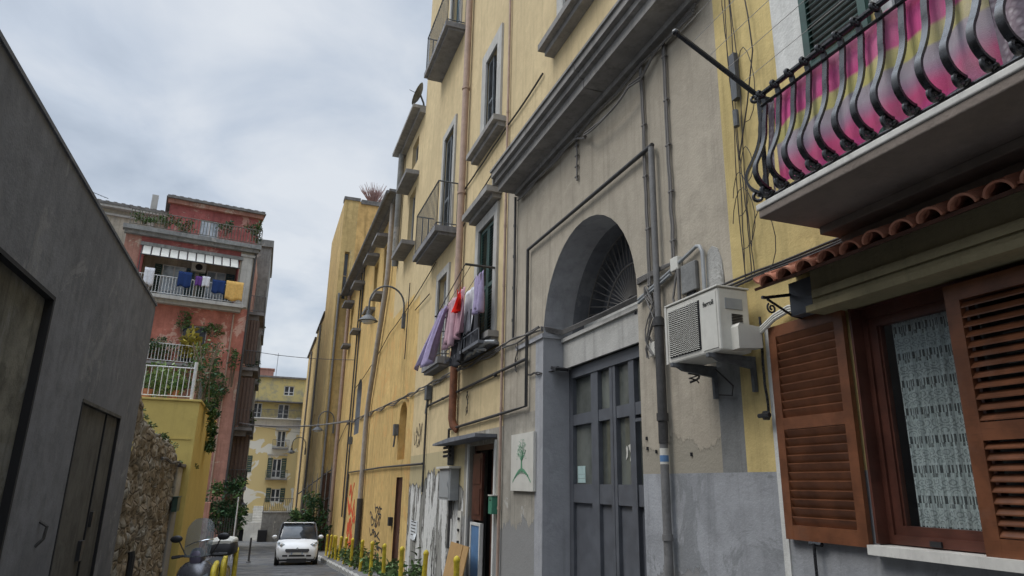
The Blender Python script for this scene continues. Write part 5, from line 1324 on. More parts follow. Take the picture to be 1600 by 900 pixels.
# plants of the red house
def plant(label, blobs, mats, name='balcony_plant', size=.16, stems=True, cat='plant', n=420, group=None):
    b = blobs[0][0]; t = thing(name, label, cat, (b[0], b[1], b[2] - blobs[0][1][2]), group)
    mb = MB(); ml = list(range(len(mats)))
    for c, r, k in blobs: foliage(mb, c, r, int(n * k), size, ml)
    mb.build('foliage', [M[m] for m in mats], t)
    if stems:
        for c, r, k in blobs:
            mb = MB()
            for i in range(4): mb.tube([(c[0] + random.uniform(-.1, .1), c[1], b[2] - blobs[0][1][2]), (c[0] + random.uniform(-.5, .5) * r[0], c[1], c[2]), (c[0] + random.uniform(-.8, .8) * r[0], c[1], c[2] + r[2] * .7)], [.03, .02, .01], 5)
            mb.build('stem', M['bark'], t)
    return t
V = lambda u, z, d: tuple(TRB(u, z, d))
plant('white flowering shrub along the balcony of the red house', [(V(1.6, 8.8, -.5), (1.1, .4, .45), 1.6), (V(2.6, 8.7, -.5), (.8, .4, .4), 1), (V(.8, 8.8, -.5), (.7, .4, .5), 1)], ['leaf', 'leaf_dark', 'petal'])
plant('dense green hedge of pot plants along the lower balcony of the red house', [(V(1.2, 8.3, -.4), (1.3, .35, .5), 1.6), (V(2.8, 8.2, -.4), (1.2, .35, .5), 1.4), (V(3.9, 6.6, -.5), (1.2, .4, .5), 1.2), (V(2.2, 6.4, -.5), (1.2, .4, .6), 1.2)], ['leaf', 'leaf_pale', 'leaf_dark'])
plant('yellowed palm on the balcony right of the white flowering shrub', [(V(4.0, 9.0, -.5), (.35, .3, .8), .5), (V(4.4, 8.8, -.5), (.3, .3, .7), .4)], ['leaf_yellow', 'leaf_yellow'], size=.4)
plant('loose climber on the upper red wall', [(V(3.6, 10.2, -.2), (.5, .2, .7), .6), (V(5.2, 9.9, -.2), (.6, .2, .5), .6)], ['leaf', 'moss'])
plant('green bushes along the roof terrace of the red house', [(V(.8, 15.9, -.2), (.8, .3, .35), .8), (V(1.9, 16.0, -.1), (.8, .3, .4), .8), (V(2.9, 15.9, 0), (.7, .3, .4), .6)], ['moss', 'leaf'])
plant('bush at the right end of the roof terrace', [(V(5.1, 16.2, -.1), (.5, .3, .5), .5), (V(6.6, 16.6, 0), (.5, .3, .6), .6), (V(6.9, 16.1, -.2), (.4, .3, .6), .5)], ['moss', 'leaf_dark'])
plant('dark climber hanging from the corner of the red house', [(V(5.6, 7.4, -.3), (.5, .4, .7), .8), (V(6.0, 6.4, -.3), (.4, .4, .9), .8), (V(5.3, 5.4, -.3), (.6, .4, .7), .8), (V(6.5, 8.4, -.3), (.35, .3, .8), .5)], ['leaf_dark', 'leaf'])
random.seed(44)
plant('hanging greenery on the street-side balconies of the red house', [((-1.2, 44.2, 8.5), (.4, .6, .5), .6), ((-1.1, 44.5, 5.2), (.45, .6, .6), .7), ((-1.2, 50.5, 12.0), (.4, .8, .5), .5), ((-1.1, 50.5, 8.4), (.4, .8, .6), .5)], ['leaf_dark', 'moss'])
plant('big dark oleander bush at the foot of the red house', [((-1.5, 38.5, .2), (1.0, .8, 1.3), 2.4), ((-2.3, 38, -.2), (.8, .8, 1.3), 1.6), ((-.95, 38.2, -.3), (.6, .6, 1.0), 1.2), ((-1.2, 38.6, 1.2), (.6, .6, .7), 1.0)], ['leaf_dark', 'leaf_dark', 'leaf'], name='oleander_bush', size=.22)
plant('big oleander bush beside the spiked fence behind the white car', [((2.75, 39.3, -.1), (.8, .8, 1.15), 2.2), ((2.3, 39.2, -.7), (.7, .8, 1.0), 1.5), ((3.2, 39, -.6), (.5, .8, 1.2), 1.3)], ['leaf_dark', 'leaf_dark', 'leaf'], name='oleander_bush', size=.22)
# garden gate under the red house: pale structure
GG = thing('garden_wall', 'low pale wall with a dark gate below the big oleander', 'wall', (-1.9, 36, ground(36)))
mb = MB(); mb.box(-4.5, -2.0, 36, 36.3, ground(36) - .3, .6); mb.build('wall', M['pink'], GG, bevel=.01)
mb = MB()
for i in range(12): mb.box(-1.95 + i * .11, -1.92 + i * .11, 36.1, 36.14, ground(36), -.1)
mb.build('gate', M['darkpipe'], GG)

# cream house behind it
CH = thing('apartment_building', 'cream house with a tiled roof behind the dark wall, left of the red house', 'building', (-12, 43, 0))
TCH = TRot(-17, 42.6, ang); co = dict(u0=6.0, u1=7.6, z0=13.4, z1=15.4, d=.2)
mb = MB(); wall(mb, TCH, 0, 10.6, -3, 17, [co], lambda u, z: 0); shell(mb, TCH, 0, 10.6, -3, 17, 8); mb.build('wall', [M['cream']], CH)
casement(TCH, 6.0, 7.6, 13.4, 15.4, .15, CH, 'white_iron', 'glass_pale', 1, (.3,))
mb = MB(); mb.tb(TCH, 0, 10.6, 16.6, 16.72, -.15, .02); mb.tb(TCH, -.2, 10.6, 17, 17.15, -.45, 8); mb.build('cornice', M['trim'], CH)
mb = MB()
for i in range(52):
    u = -.2 + .208 * i; mb.prism([(-.5, 17.15), (4, 18.0), (4, 18.1), (-.5, 17.3 + .04 * (i % 2))], lambda d, z, w: TCH(u + w, z, d), 0, .2)
mb.build('tile_roof', M['roof'], CH)
mb = MB(); mb.tb(TCH, 9.0, 9.35, 16.0, 18.4, -.1, .3); mb.build('chimney', M['trim'], CH)
an = thing('tv_antenna', 'thin television antenna on the cream house roof', 'antenna', tuple(TCH(5.6, 17.6, 2)))
mb = MB(); b = TCH(5.6, 17.4, 2); mb.tube([b, b + Vector((0, 0, 1.2))], .025, 5); mb.tube([b + Vector((-.1, 0, 1.25)), b + Vector((1.0, 0, .9))], .02, 5)
for i in range(5): q = b + Vector((.1 + .18 * i, 0, 1.18 - .06 * i)); mb.tube([q + Vector((0, -.25, -.1)), q + Vector((0, .25, .1))], .012, 4)
mb.build('mast', M['old_iron'], an)

# ================================================================== house closing the street
EB = thing('apartment_building', 'patchy yellow and white house closing the end of the street', 'building', (1, 90, -5))
TE = TYf(90)
eo = dict(a=dict(u0=1.75, u1=2.95, z0=11.9, z1=13.1, d=.15), b=dict(u0=1.3, u1=2.6, z0=9.0, z1=10.8, d=.2), b2=dict(u0=-1.6, u1=-.6, z0=9.0, z1=10.8, d=.2), c=dict(u0=1.55, u1=2.55, z0=5.6, z1=7.55, d=.2), d=dict(u0=1.35, u1=2.4, z0=2.0, z1=4.2, d=.2), e=dict(u0=1.55, u1=2.6, z0=-.8, z1=.7, d=.2), f=dict(u0=-2.3, u1=-1.55, z0=2.6, z1=4.4, d=.2), g=dict(u0=-1.75, u1=-1.0, z0=-5.4, z1=-3.7, d=.5, arch=.35, rm=1))
mb = MB(); wall(mb, TE, -9, 8, -6, 14.0, list(eo.values()), lambda u, z: 0); shell(mb, TE, -9, 8, -6, 14, 8); mb.face([TE(-1.8, -5.6, .5), TE(-.9, -5.6, .5), TE(-.9, -3.6, .5), TE(-1.8, -3.6, .5)], 1)
mb.build('wall', [M['endwall'], M['dark']], EB)
mb = MB(); mb.tb(TE, -9, 8, 14, 14.2, -.3, 2); mb.tb(TE, -2.5, 8, 10.95, 11.1, -.9, .02); mb.build('cornice', M['roof'], EB)
mb = MB(); mb.tb(TE, -9, 8, 7.9, 8.9, -.06, .02); mb.tb(TE, -9, 8, 8.9, 9.0, -.9, .02); mb.build('balcony', M['white'], EB)
mb = MB(); railing(mb, [TE(-8.8, 9.0, -.85), TE(7.8, 9.0, -.85)], 1.0, .018, .16, .03); mb.build('railing', M['old_iron'], EB)
for k, o_ in eo.items():
    if k == 'g': continue
    wn = casement(TE, o_['u0'], o_['u1'], o_['z0'], o_['z1'], .15, EB, 'white_iron', 'glass', 1, (.35,), th=.09)
    if k in 'def':
        w = .55; louvre(TE, o_['u0'] - w, o_['u0'] - .02, o_['z0'], o_['z1'] + .1, -.02, wn, 'green', pitch=.2); louvre(TE, o_['u1'] + .02, o_['u1'] + w, o_['z0'], o_['z1'] + .1, -.02, wn, 'green', pitch=.2)
for z, a, b in ((5.5, 1.1, 3.0), (1.9, .7, 3.2)):
    mb = MB(); mb.tb(TE, a, b, z - .15, z, -.6, .02); o = mb.build('small_balcony', M['soffit'], EB)
    mb = MB(); railing(mb, [TE(a, z, -.55), TE(b, z, -.55)], .95, .016, .14, .025); mb.build('railing', M['old_iron'], o)
mb = MB(); mb.tb(TE, 1.3, 2.8, 7.6, 7.85, -.3, .02); mb.tb(TE, .7, 3.0, 4.6, 4.75, -.15, .02); mb.build('window_hood', M['trim'], EB)
mb = MB(); mb.box(-1.8, 0.3, 92, 94, 14, 15.3); mb.box(-1.9, .4, 91.9, 94, 15.3, 15.45); mb.build('roof_hut', M['pink'], EB)
mb = MB(); mb.tube([(.6, 92, 14), (.6, 92, 17.5)], .03, 5); mb.tube([(.2, 92, 17.2), (1.2, 92, 17.2)], .02, 5); mb.build('antenna', M['old_iron'], EB)
an = thing('retaining_wall', 'grey retaining wall with an iron fence in front of the far yellow house', 'wall', (2.5, 80, -5))
mb = MB(); mb.box(.75, 3.9, 78, 79, -5.4, -1.6); mb.box(.7, 3.9, 77.95, 79.05, -1.6, -1.45); mb.build('wall', M['cement'], an)
mb = MB(); railing(mb, [(.8, 78.1, -1.45), (3.85, 78.1, -1.45)], 1.3, .02, .18, .03); mb.build('fence', M['darkpipe'], an)
mb = MB(); mb.box(.5, 1.4, 77, 77.9, -5.3, -3.2); mb.build('dark_gate', M['dark'], an)
stp = thing('stairway', 'pale stepped stairway climbing beside the grey retaining wall', 'stairs', (0, 88, -5))
mb = MB()
for i in range(14): mb.box(-.2, .9, 85 + .3 * i, 90, -5.2 + .28 * i, -4.92 + .28 * i)
mb.build('steps', M['white'], stp)
stm = thing('boundary_wall', 'low pale wall at the end of the street', 'wall', (-1.5, 86, -5))
mb = MB(); mb.box(-3.5, -1.9, 84.5, 85, -5.3, -3.3); mb.box(-.9, .75, 86, 86.3, -5.3, -2.9); mb.build('wall', M['white'], stm)
print('part3')

# ================================================================== lamps
def street_lamp(x, y, z, reach, label, side=1, drop=.75, s=1.):
    """hooked wall lamp; x,y,z = foot of the bracket on the wall, side=1: wall on the right"""
    t = thing('street_lamp', label, 'street lamp', (x, y, z), 'hooked street lamps')
    mb = MB(); r = reach / 2; P = [(x - .06 * side, y, z - .25 * s), (x - .06 * side, y, z + .45 * s)]
    for i in range(1, 15):
        a = math.pi * i / 14; P.append((x - side * (.06 + r - r * math.cos(a)), y, z + .45 * s + r * 1.1 * math.sin(a)))
    P.append((x - side * (.06 + reach), y, z + .45 * s - .28 * s))
    mb.tube(P, .032 * s, 8); mb.obox((x - .05 * side, y, z - .05), (.1, .16 * s, .5 * s)); mb.build('arm', M['old_iron'], t, smooth=True)
    c = (x - side * (.06 + reach), y, z + .45 * s - .62 * s)
    mb = MB(); lathe(mb, c, [(.02 * s, .38 * s), (.06 * s, .36 * s), (.09 * s, .2 * s), (.2 * s, .13 * s), (.31 * s, .02 * s), (.32 * s, .0), (.28 * s, 0), (.02 * s, .06 * s)], 20); h = mb.build('lamp_head', M['old_iron'], t, smooth=True)
    mb = MB(); lathe(mb, c, [(.02 * s, -.1 * s), (.15 * s, -.08 * s), (.22 * s, .0), (.02 * s, .01 * s)], 16); mb.build('glass', M['lamp_glass'], h, smooth=True)
street_lamp(4, 22.0, 6.85, 1.15, 'nearest hooked street lamp, high on the ochre wall')
street_lamp(3.72, 40.42, 4.55, .85, 'middle hooked street lamp near the cable crossing')
street_lamp(3.2, 56.5, 3.9, 1.0, 'farthest hooked street lamp on the right wall')
street_lamp(-1.75, 46, .3, .9, 'hooked street lamp on the left by the oleander', side=-1)
# ================================================================== overhead cables
bundle('street_cable', [sag((-1.8, 44, 4.9), (3.95, 35.5, 4.55), .25, 16), sag((-1.8, 44.1, 4.95), (3.95, 35.5, 4.6), .32, 16)], .035, 'cable_grey', 'thick grey cable crossing the street at mid height')
bundle('street_cable', [sag((-1.7, 46, 9.6), (3.95, 35, 7.6), .15, 16)], .018, 'cable', 'thin cable crossing the sky above the street')
bundle('street_cable', [sag((-1.2, 50, 15.4), (-.9, 70, 8), -1.5, 10)], .012, 'cable', 'thin slack wire beside the red house')
bundle('street_cable', [sag((-1.9, 60, 6.2), (3.9, 62, 5.6), .2, 10)], .012, 'cable', 'thin wire in front of the far yellow house')
random.seed(8)
bundle('wall_cable', [runpts(20.5, 36, 4.12 + .03 * k, 4.5 + .03 * k, 3.94 - .012 * k, 40, .03, .06, 2.7, k) for k in range(3)] + [[(3.95, 36, 4.55), (3.93, 40.5, 3.5)]], .02, 'cable_grey', 'grey cables sagging along the ochre wall')
bundle('wall_cable', [sag((3.95, 17.6, 7.5), (3.93, 24.5, 6.9), .1), sag((3.93, 24.5, 6.9), (3.93, 34, 6.0), .15), sag((3.93, 20, 6.7), (3.93, 18.1, 6.72), .0), [(3.94, 21.2, 7.9), (3.94, 21.3, 5.4)]], .016, 'cable', 'thin dark cables around the nearest street lamp')
mb = MB()
for y, z in ((28.9, 3.7), (33.8, 3.6), (21.9, 3.3), (17.5, 3.95)):
    mb.box(3.84, 3.98, y - .12, y + .12, z - .25, z + .1); mb.tube([(3.9, y, z - .25), (3.88, y + .05, z - .6)], .03, 5)
tag(mb.build('cable_box', M['old_iron'], loc=(3.9, 29, 3.6)), 'small hanging cable junction boxes on the ochre wall', 'cable box')

# ================================================================== laundry of the green window
rk = thing('laundry_rack', 'iron laundry bar and lines in front of the dark green window', 'laundry rack', (3.7, 13, 6.1))
mb = MB(); mb.tube([(3.98, 12.25, 5.75), (3.3, 12.1, 5.7)], .025, 6); mb.tube([(3.98, 14.3, 5.15), (3.25, 14.3, 5.15)], .02, 6); mb.tube([(3.30, 12.1, 5.7), (3.28, 14.3, 5.15)], .01, 5)
mb.tube([(3.66, 12.1, 5.71), (3.6, 14.3, 5.15)], .006, 5); mb.tube([(3.42, 12.1, 5.7), (3.38, 14.3, 5.15)], .006, 5)
mb.build('bar', M['darkpipe'], rk)
G = 'laundry drying at the green window'
def lz(u): return 5.69 - (u - 12.1) * .25
def hang(name, label, u, w, drop, mat, x=3.3, amp=.04, waves=3, **k):
    o = cloth(name, TR, u, u + w, lz(u + w / 2), drop, x - 4, mat, amp, waves, **k); return tag(o, label, 'laundry', G)
hang('blouse', 'pale lilac blouse at the near end of the laundry rack', 12.1, .42, .8, 'cloth_lilac', 3.64, .06, 3, taper=.75, pinch=1)
hang('shirt', 'pink and lilac shirt hanging behind the pale blouse', 12.35, .4, .7, 'cloth_pink', 3.72, .06, 3, taper=.8, pinch=1)
hang('red_garment', 'bright red garment on the laundry rack', 12.7, .5, .5, 'cloth_red', 3.42, .05, 2, taper=.6, pinch=1, skew=.12)
hang('towel', 'dusty pink towel hanging below the red garment', 12.75, .6, .95, 'cloth_pink', 3.5, .05, 3, skew=.15)
hang('towel', 'second dusty pink towel, farther along the laundry rack', 13.2, .6, .95, 'cloth_rose', 3.42, .05, 3, skew=.25)
hang('pillowcase', 'pale grey pillowcase behind the pink towels', 12.5, .9, .95, 'cloth_white', 3.68, .05, 3, skew=.2)
hang('bed_sheet', 'long lilac sheet blown away from the wall at the far end of the rack', 13.6, .6, 1.15, 'cloth_lilac', 3.36, .09, 2, skew=.7, drift=.22, taper=1.7)
hang('blanket', 'black blanket draped below the green window over the sill', 12.3, 1.0, .85, 'cloth_charcoal', 3.68, .06, 4).location.z -= .5
hang('blanket', 'dark grey cloth hanging below the laundry rack', 13.1, .9, .8, 'cloth_charcoal', 3.6, .05, 4).location.z -= .55

wsill = thing('window_rack', 'metal flower rack with clutter under the green window', 'rack', (3.7, 13, 4.2))
mb = MB(); mb.tb(TR, 12.0, 14.6, 4.16, 4.22, -.42, -.01)
for i in range(6): mb.tube([(3.6, 12.05 + i * .5, 4.22), (3.6, 12.05 + i * .5, 4.45)], .012, 5)
mb.tube([(3.6, 12.05, 4.45), (3.6, 14.55, 4.45)], .015, 5); mb.build('tray', M['dark_wall'], wsill)
mb = MB()
for i in range(5): mb.tube([(3.75, 11.5 + .3 * i + random.uniform(-.1, .1), 4.1 + .06 * math.sin(i * 2)), (3.7, 11.9 + .3 * i, 4.18 + random.uniform(-.05, .08)), (3.75, 12.3 + .3 * i, 4.12)], .03, 6)
mb.build('pipe_clutter', M['grey_plastic'], wsill, smooth=True)

# ================================================================== bollards and racks
def bollard(label_i=0):
    mb = MB(); lathe(mb, (0, 0, 0), [(.06, 0), (.05, .05), (.048, .1), (.048, .80), (.056, .82), (.056, .85), (.042, .885), (.018, .905), (.002, .91)], 14)
    return mb
BL = []
by = [11.5, 13.9, 16.15, 18.3, 20.4, 22.45, 24.7, 26.6, 28.4, 29.6, 30.8, 32.0, 33.4]
desc = ['by the cardboard sheet', 'below the peeling wall', 'below the notice sheet', 'beside the dark doorway', 'under the blind niche', 'at the ochre wall', 'left of the black tags', 'in the weeds', 'by the downpipe foot', 'near the red graffiti', 'just behind the red graffiti', 'second from the car side', 'nearest the white car']
b1 = None
for i, y in enumerate(by):
    t = thing('bollard', 'yellow steel bollard ' + desc[i], 'bollard', (3.2, y, ground(y) + .12), 'yellow bollards along the right kerb')
    if b1 is None: b1 = bollard().build('post', M['yellow_paint'], smooth=True); o = b1
    else: o = b1.copy(); C.objects.link(o)
    o.parent = t; t.rotation_euler = (rad(random.uniform(-3, 3)), rad(random.uniform(-3, 3)), 0)
def rack(x, y, label, h=1.0):
    t = thing('parking_barrier', label, 'barrier', (x, y, ground(y)), 'yellow tubular barriers beside the scooter')
    mb = MB(); P = [(0, -.45, 0), (0, -.45, h - .15)] + [(0, -.3 - .15 * math.cos(math.pi / 2 * i / 5), h - .15 + .15 * math.sin(math.pi / 2 * i / 5)) for i in range(1, 6)] + [(0, .3 + .15 * math.sin(math.pi / 2 * i / 5), h - .15 + .15 * math.cos(math.pi / 2 * i / 5)) for i in range(1, 6)] + [(0, .45, 0)]
    mb.tube(P, .035, 10); mb.tube([(0, -.45, .4), (0, .45, .4)], .025, 8)
    o = mb.build('hoop', M['yellow_paint'], smooth=True); o.parent = t
    mb = MB(); mb.box(-.012, .012, -.43, .43, .45, h - .1); o = mb.build('plate', M['yellow_paint']); o.parent = t
rack(-.42, 10.6, 'nearest yellow barrier hoop, next to the scooter wheel'); rack(-.36, 12.2, 'middle yellow barrier hoop'); rack(-.23, 14.0, 'farthest yellow barrier hoop, by the scooter top case', 1.06)
po = thing('thin_post', 'thin dark post standing alone in the roadway', 'post', (-.02, 31, ground(31)))
mb = MB(); lathe(mb, (0, 0, 0), [(.09, 0), (.09, .03), (.04, .06), (.035, .9), (.045, .92), (.002, .95)], 10); o = mb.build('post', M['darkpipe'], smooth=True); o.parent = po
gp = thing('white_pole', 'slim pale pole in front of the oleander bush', 'pole', (-.75, 34, ground(34)))
mb = MB(); mb.tube([(0, 0, 0), (0, 0, 2.6)], .03, 8); o = mb.build('pole', M['white_iron'], smooth=True); o.parent = gp
# weeds at the right kerb
mb = MB(); random.seed(9)
for k in range(38):
    y = random.uniform(16, 31); x = random.uniform(3.1, 3.9); h = random.uniform(.1, .42)
    foliage(mb, (x, y, ground(y) + .1 + h), (.22, .35, h), 60, .14, (0, 1), cl=5)
tag(mb.build('weeds', [M['leaf'], M['moss']], loc=(3.5, 24, ground(24))), 'unkempt green weeds along the foot of the ochre wall', 'weeds', kind='stuff')

# ================================================================== car
def loft(mb, st, m=0, cap=True):
    mb.rings(st, m, cap)
def car():
    t = thing('parked_car', 'tiny white two-seat city car facing the camera', 'car', (0, 0, 0)); L = 2.69
    # body: cross sections along y (front at y=0), each a ring of (x,z)
    def ring(y, w, zb, zs, zt, n=0):
        P = [(-w * .92, zb), (-w, zb + .12), (-w, (zb + zs) / 2), (-w * .985, zs - .05), (-w * .93, zs), (-w * .6, zt - .01), (-w * .25, zt), (w * .25, zt), (w * .6, zt - .01), (w * .93, zs), (w * .985, zs - .05), (w, (zb + zs) / 2), (w, zb + .12), (w * .92, zb)]
        return [(x, y, z) for x, z in P]
    sec = [(.0, .60, .26, .50, .54), (.03, .68, .22, .58, .62), (.12, .735, .2, .68, .73), (.3, .765, .2, .78, .82), (.52, .775, .2, .86, .9), (.75, .78, .2, .92, .96), (1.2, .78, .2, .95, .97), (1.8, .78, .2, .97, .98), (2.3, .775, .2, .98, .99), (2.55, .75, .24, .96, .98), (2.67, .70, .3, .85, .88), (2.69, .64, .35, .7, .72)]
    mb = MB(); mb.rings([ring(*s) for s in sec]); mb.build('body', M['car_white'], t, smooth=True)
    def gr(y, wb, wt, zb, zt): 
        P = [(-wb, zb), (-(wb + wt) / 2 - .02, (zb + zt) / 2), (-wt, zt - .05), (-wt * .88, zt), (wt * .88, zt), (wt, zt - .05), ((wb + wt) / 2 + .02, (zb + zt) / 2), (wb, zb)]
        return [(x, y, z) for x, z in P]
    mb = MB(); mb.rings([gr(.62, .70, .69, .88, .92), gr(.9, .71, .64, .92, 1.28), gr(1.12, .72, .60, .94, 1.49), gr(1.5, .72, .6, .95, 1.525), gr(2.0, .72, .59, .95, 1.52), gr(2.4, .72, .58, .95, 1.46), gr(2.62, .70, .6, .93, 1.1)]); mb.build('cabin_glass', M['glass'], t, smooth=True)
    mb = MB()
    mb.rings([[(-.58, 1.08, 1.50), (-.5, 1.05, 1.515), (.5, 1.05, 1.515), (.58, 1.08, 1.50), (.5, 1.12, 1.49), (-.5, 1.12, 1.49)], [(-.6, 1.5, 1.53), (-.52, 1.5, 1.545), (.52, 1.5, 1.545), (.6, 1.5, 1.53), (.5, 1.5, 1.5), (-.5, 1.5, 1.5)], [(-.58, 2.42, 1.48), (-.5, 2.44, 1.5), (.5, 2.44, 1.5), (.58, 2.42, 1.48), (.5, 2.4, 1.46), (-.5, 2.4, 1.46)]])
    mb.build('roof', M['car_white'], t, smooth=True)
    for s in (-1, 1):
        mb = MB(); mb.tube([(s * .735, .6, .87), (s * .69, .88, 1.24), (s * .63, 1.1, 1.47), (s * .6, 1.5, 1.52), (s * .6, 2.2, 1.51)], .035, 8); mb.build('pillar', M['black_plastic'], t, smooth=True)
        mb = MB(); mb.rings([[(s * .42, .155, .70), (s * .50, .15, .76), (s * .66, .21, .81), (s * .72, .31, .84), (s * .725, .27, .76), (s * .66, .15, .70), (s * .54, .11, .675)], [(s * .42, .145, .702), (s * .50, .135, .765), (s * .66, .19, .82), (s * .735, .30, .85), (s * .745, .25, .76), (s * .68, .12, .70), (s * .54, .09, .67)]]); h = mb.build('headlight', M['glass_pale'], t)
        mb = MB(); mb.ell((s * .6, .1, .735), (.05, .05, .045), nu=12, nv=8); mb.build('reflector', M['chrome'], h, smooth=True)
        mb = MB(); mb.ell((s * .86, .72, 1.0), (.1, .06, .075), nu=12, nv=8); mb.tube([(s * .72, .74, .94), (s * .82, .72, .98)], .02, 6); mb.build('side_mirror', M['car_white'], t, smooth=True)
        for y in (.42, 2.27):
            mb = MB(); lathe(mb, (s * .70, y, .29), [(.16, -.09), (.27, -.085), (.295, -.05), (.295, .05), (.27, .085), (.16, .09)], 24, 'x'); w_ = mb.build('wheel', M['rubber'], t, smooth=True)
            mb = MB(); lathe(mb, (s * .70, y, .29), [(.01, s * .07), (.05, s * .085), (.16, s * .07), (.175, s * .088)][::1], 20, 'x'); mb.build('rim', M['chrome'], w_, smooth=True)
        mb = MB(); mb.tb(lambda u, z, d: Vector((s * .782 + 0 * d, u, z)), 1.0, 1.75, .3, .31, 0, .0)
        mb = MB(); lathe(mb, (s * .47, .035, .34), [(.05, 0), (.05, .01), (.0, .012)], 12); mb.v = [Vector((s * .47 + (v.x - s * .47), .03 - (v.z - .34), .35 + (v.y - .035))) for v in mb.v]; mb.build('fog_lamp', M['glass_pale'], t)
    mb = MB(); mb.prism([(-.44, .52), (-.38, .46), (.38, .46), (.44, .52), (.42, .585), (-.42, .585)], lambda u, z, d: Vector((u, .0 + .03 * abs(u) + d + (z - .5) * .3, z)), -.025, .06); mb.build('grille', M['black_plastic'], t)
    mb = MB(); mb.prism([(-.64, .16), (.64, .16), (.67, .3), (.5, .34), (-.5, .34), (-.67, .3)], lambda u, z, d: Vector((u, .03 + .05 * abs(u) + d, z)), -.035, .2); mb.build('lower_bumper', M['black_plastic'], t)
    mb = MB()
    for x0, x1 in ((-.52, -.34), (.34, .52), (-.28, .28)): mb.box(x0, x1, -.012, .08, .315, .375)
    mb.build('air_intake', M['black_plastic'], t)
    mb = MB(); mb.box(-.2, .2, -.03, -.015, .385, .455); pl = mb.build('number_plate', M['white_plastic'], t)
    mb = MB(); mb.box(-.2, -.17, -.032, -.03, .385, .455); mb.box(.17, .2, -.032, -.03, .385, .455); mb.build('plate_band', M['blue_panel'], pl)
    mb = MB(); lathe(mb, (0, 0, 0), [(.04, 0), (.04, .01), (.025, .012), (.0, .012)], 14); mb.v = [Vector((v.x, -.005 - v.z + .0, .595 + v.y)) for v in mb.v]; mb.build('badge', M['chrome'], t)
    mb = MB(); mb.tube([(-.5, .64, .925), (.1, .6, .94)], .012, 5); mb.tube([(.05, .64, .935), (.6, .66, .93)], .012, 5); mb.build('wiper', M['black_plastic'], t)
    mb = MB(); mb.box(-.35, .35, -.0, .35, .1, .25); mb.box(-.6, .6, .3, 2.4, .14, .3); mb.build('underbody', M['black_plastic'], t)
    return t
cr = car(); cr.location = (1.66, 28.4, ground(28.6)); cr.rotation_euler = (rad(-3.2), 0, rad(-2))

# ================================================================== scooter (front at -y)
sct = thing('scooter', 'dark silver maxi scooter with a tall windscreen and a grey top case, facing the camera', 'scooter', (0, 0, 0))
def eloft(mb, st, n=18, pw=1.): 
    rs = []
    for y, z, rx, rz in st:
        rs.append([(rx * math.copysign(abs(math.cos(a)) ** pw, math.cos(a)), y, z + rz * math.copysign(abs(math.sin(a)) ** pw, math.sin(a))) for a in [2 * math.pi * j / n for j in range(n)]])
    mb.rings(rs)
mb = MB(); eloft(mb, [(-.42, .62, .03, .05), (-.40, .63, .14, .15), (-.34, .65, .22, .22), (-.24, .66, .26, .28), (-.12, .62, .27, .32), (.0, .55, .25, .30), (.1, .5, .2, .26)], pw=.85); mb.build('front_shield', M['scooter'], sct, smooth=True)
mb = MB(); eloft(mb, [(-.30, .93, .02, .02), (-.29, .95, .07, .09), (-.24, .97, .095, .13), (-.15, .97, .10, .13), (-.08, .95, .06, .08)], pw=.8); mb.build('handlebar_cover', M['scooter2'], sct, smooth=True)
for s in (-1, 1):
    mb = MB(); mb.rings([[(s * .03, -.425, .66), (s * .10, -.415, .72), (s * .19, -.37, .76), (s * .205, -.36, .71), (s * .15, -.40, .62), (s * .05, -.43, .6)], [(s * .03, -.40, .66), (s * .10, -.39, .72), (s * .19, -.33, .76), (s * .205, -.32, .71), (s * .15, -.37, .62), (s * .05, -.4, .6)]]); mb.build('headlight', M['glass_pale'], sct)
    mb = MB(); mb.tube([(s * .08, -.14, .98), (s * .22, -.12, 1.0), (s * .36, -.08, .985)], .016, 8); mb.tube([(s * .26, -.12, .995), (s * .37, -.08, .985)], .024, 8); mb.tube([(s * .2, -.16, .99), (s * .34, -.17, .985)], .009, 6); mb.build('handlebar', M['black_plastic'], sct, smooth=True)
    mb = MB(); mb.tube([(s * .17, -.14, 1.0), (s * .24, -.13, 1.12), (s * .28, -.13, 1.2)], .009, 6); mb.ell((s * .32, -.13, 1.23), (.085, .03, .05), nu=14, nv=8); mb.build('mirror', M['black_plastic'], sct, smooth=True)
    mb = MB(); mb.tube([(s * .12, -.29, .62), (s * .12, -.42, .25)], .03, 8); mb.build('fork', M['chrome'], sct, smooth=True)
mb = MB(); rows = []
for j in range(9):
    t = j / 8; w = .165 + .025 * math.sin(t * 3.1) - .05 * max(0, t - .75) * 4
    rows.append([(w * math.sin((i / 12 - .5) * 2.2) / math.sin(1.1), -.30 + .18 * t + .09 * (1 - math.cos((i / 12 - .5) * 2.2)), .98 + .52 * t - (.03 * ((i / 12 - .5) * 2) ** 2 if j == 8 else 0)) for i in range(13)])
mb.rings(rows, 0, False, False); ws_ = mb.build('windscreen', M['screen'], sct, smooth='all')
mb = MB(); mb.tube([(-.17, -.2, 1.12), (-.05, -.26, 1.17), (.12, -.25, 1.2), (.2, -.18, 1.2)], .007, 5); mb.tube([(-.1, -.24, 1.0), (.05, -.26, 1.05), (.1, -.25, 1.18)], .006, 5); mb.build('screen_mount', M['chrome'], ws_, smooth=True)
mb = MB(); lathe(mb, (0, -.44, .27), [(.12, -.05), (.2, -.055), (.26, -.03), (.27, 0), (.26, .03), (.2, .055), (.12, .05)], 28, 'x'); w_ = mb.build('wheel', M['rubber'], sct, smooth=True)
mb = MB(); lathe(mb, (0, -.44, .27), [(.0, -.03), (.12, -.045), (.13, .045), (.0, .03)], 20, 'x'); mb.build('rim', M['chrome'], w_)
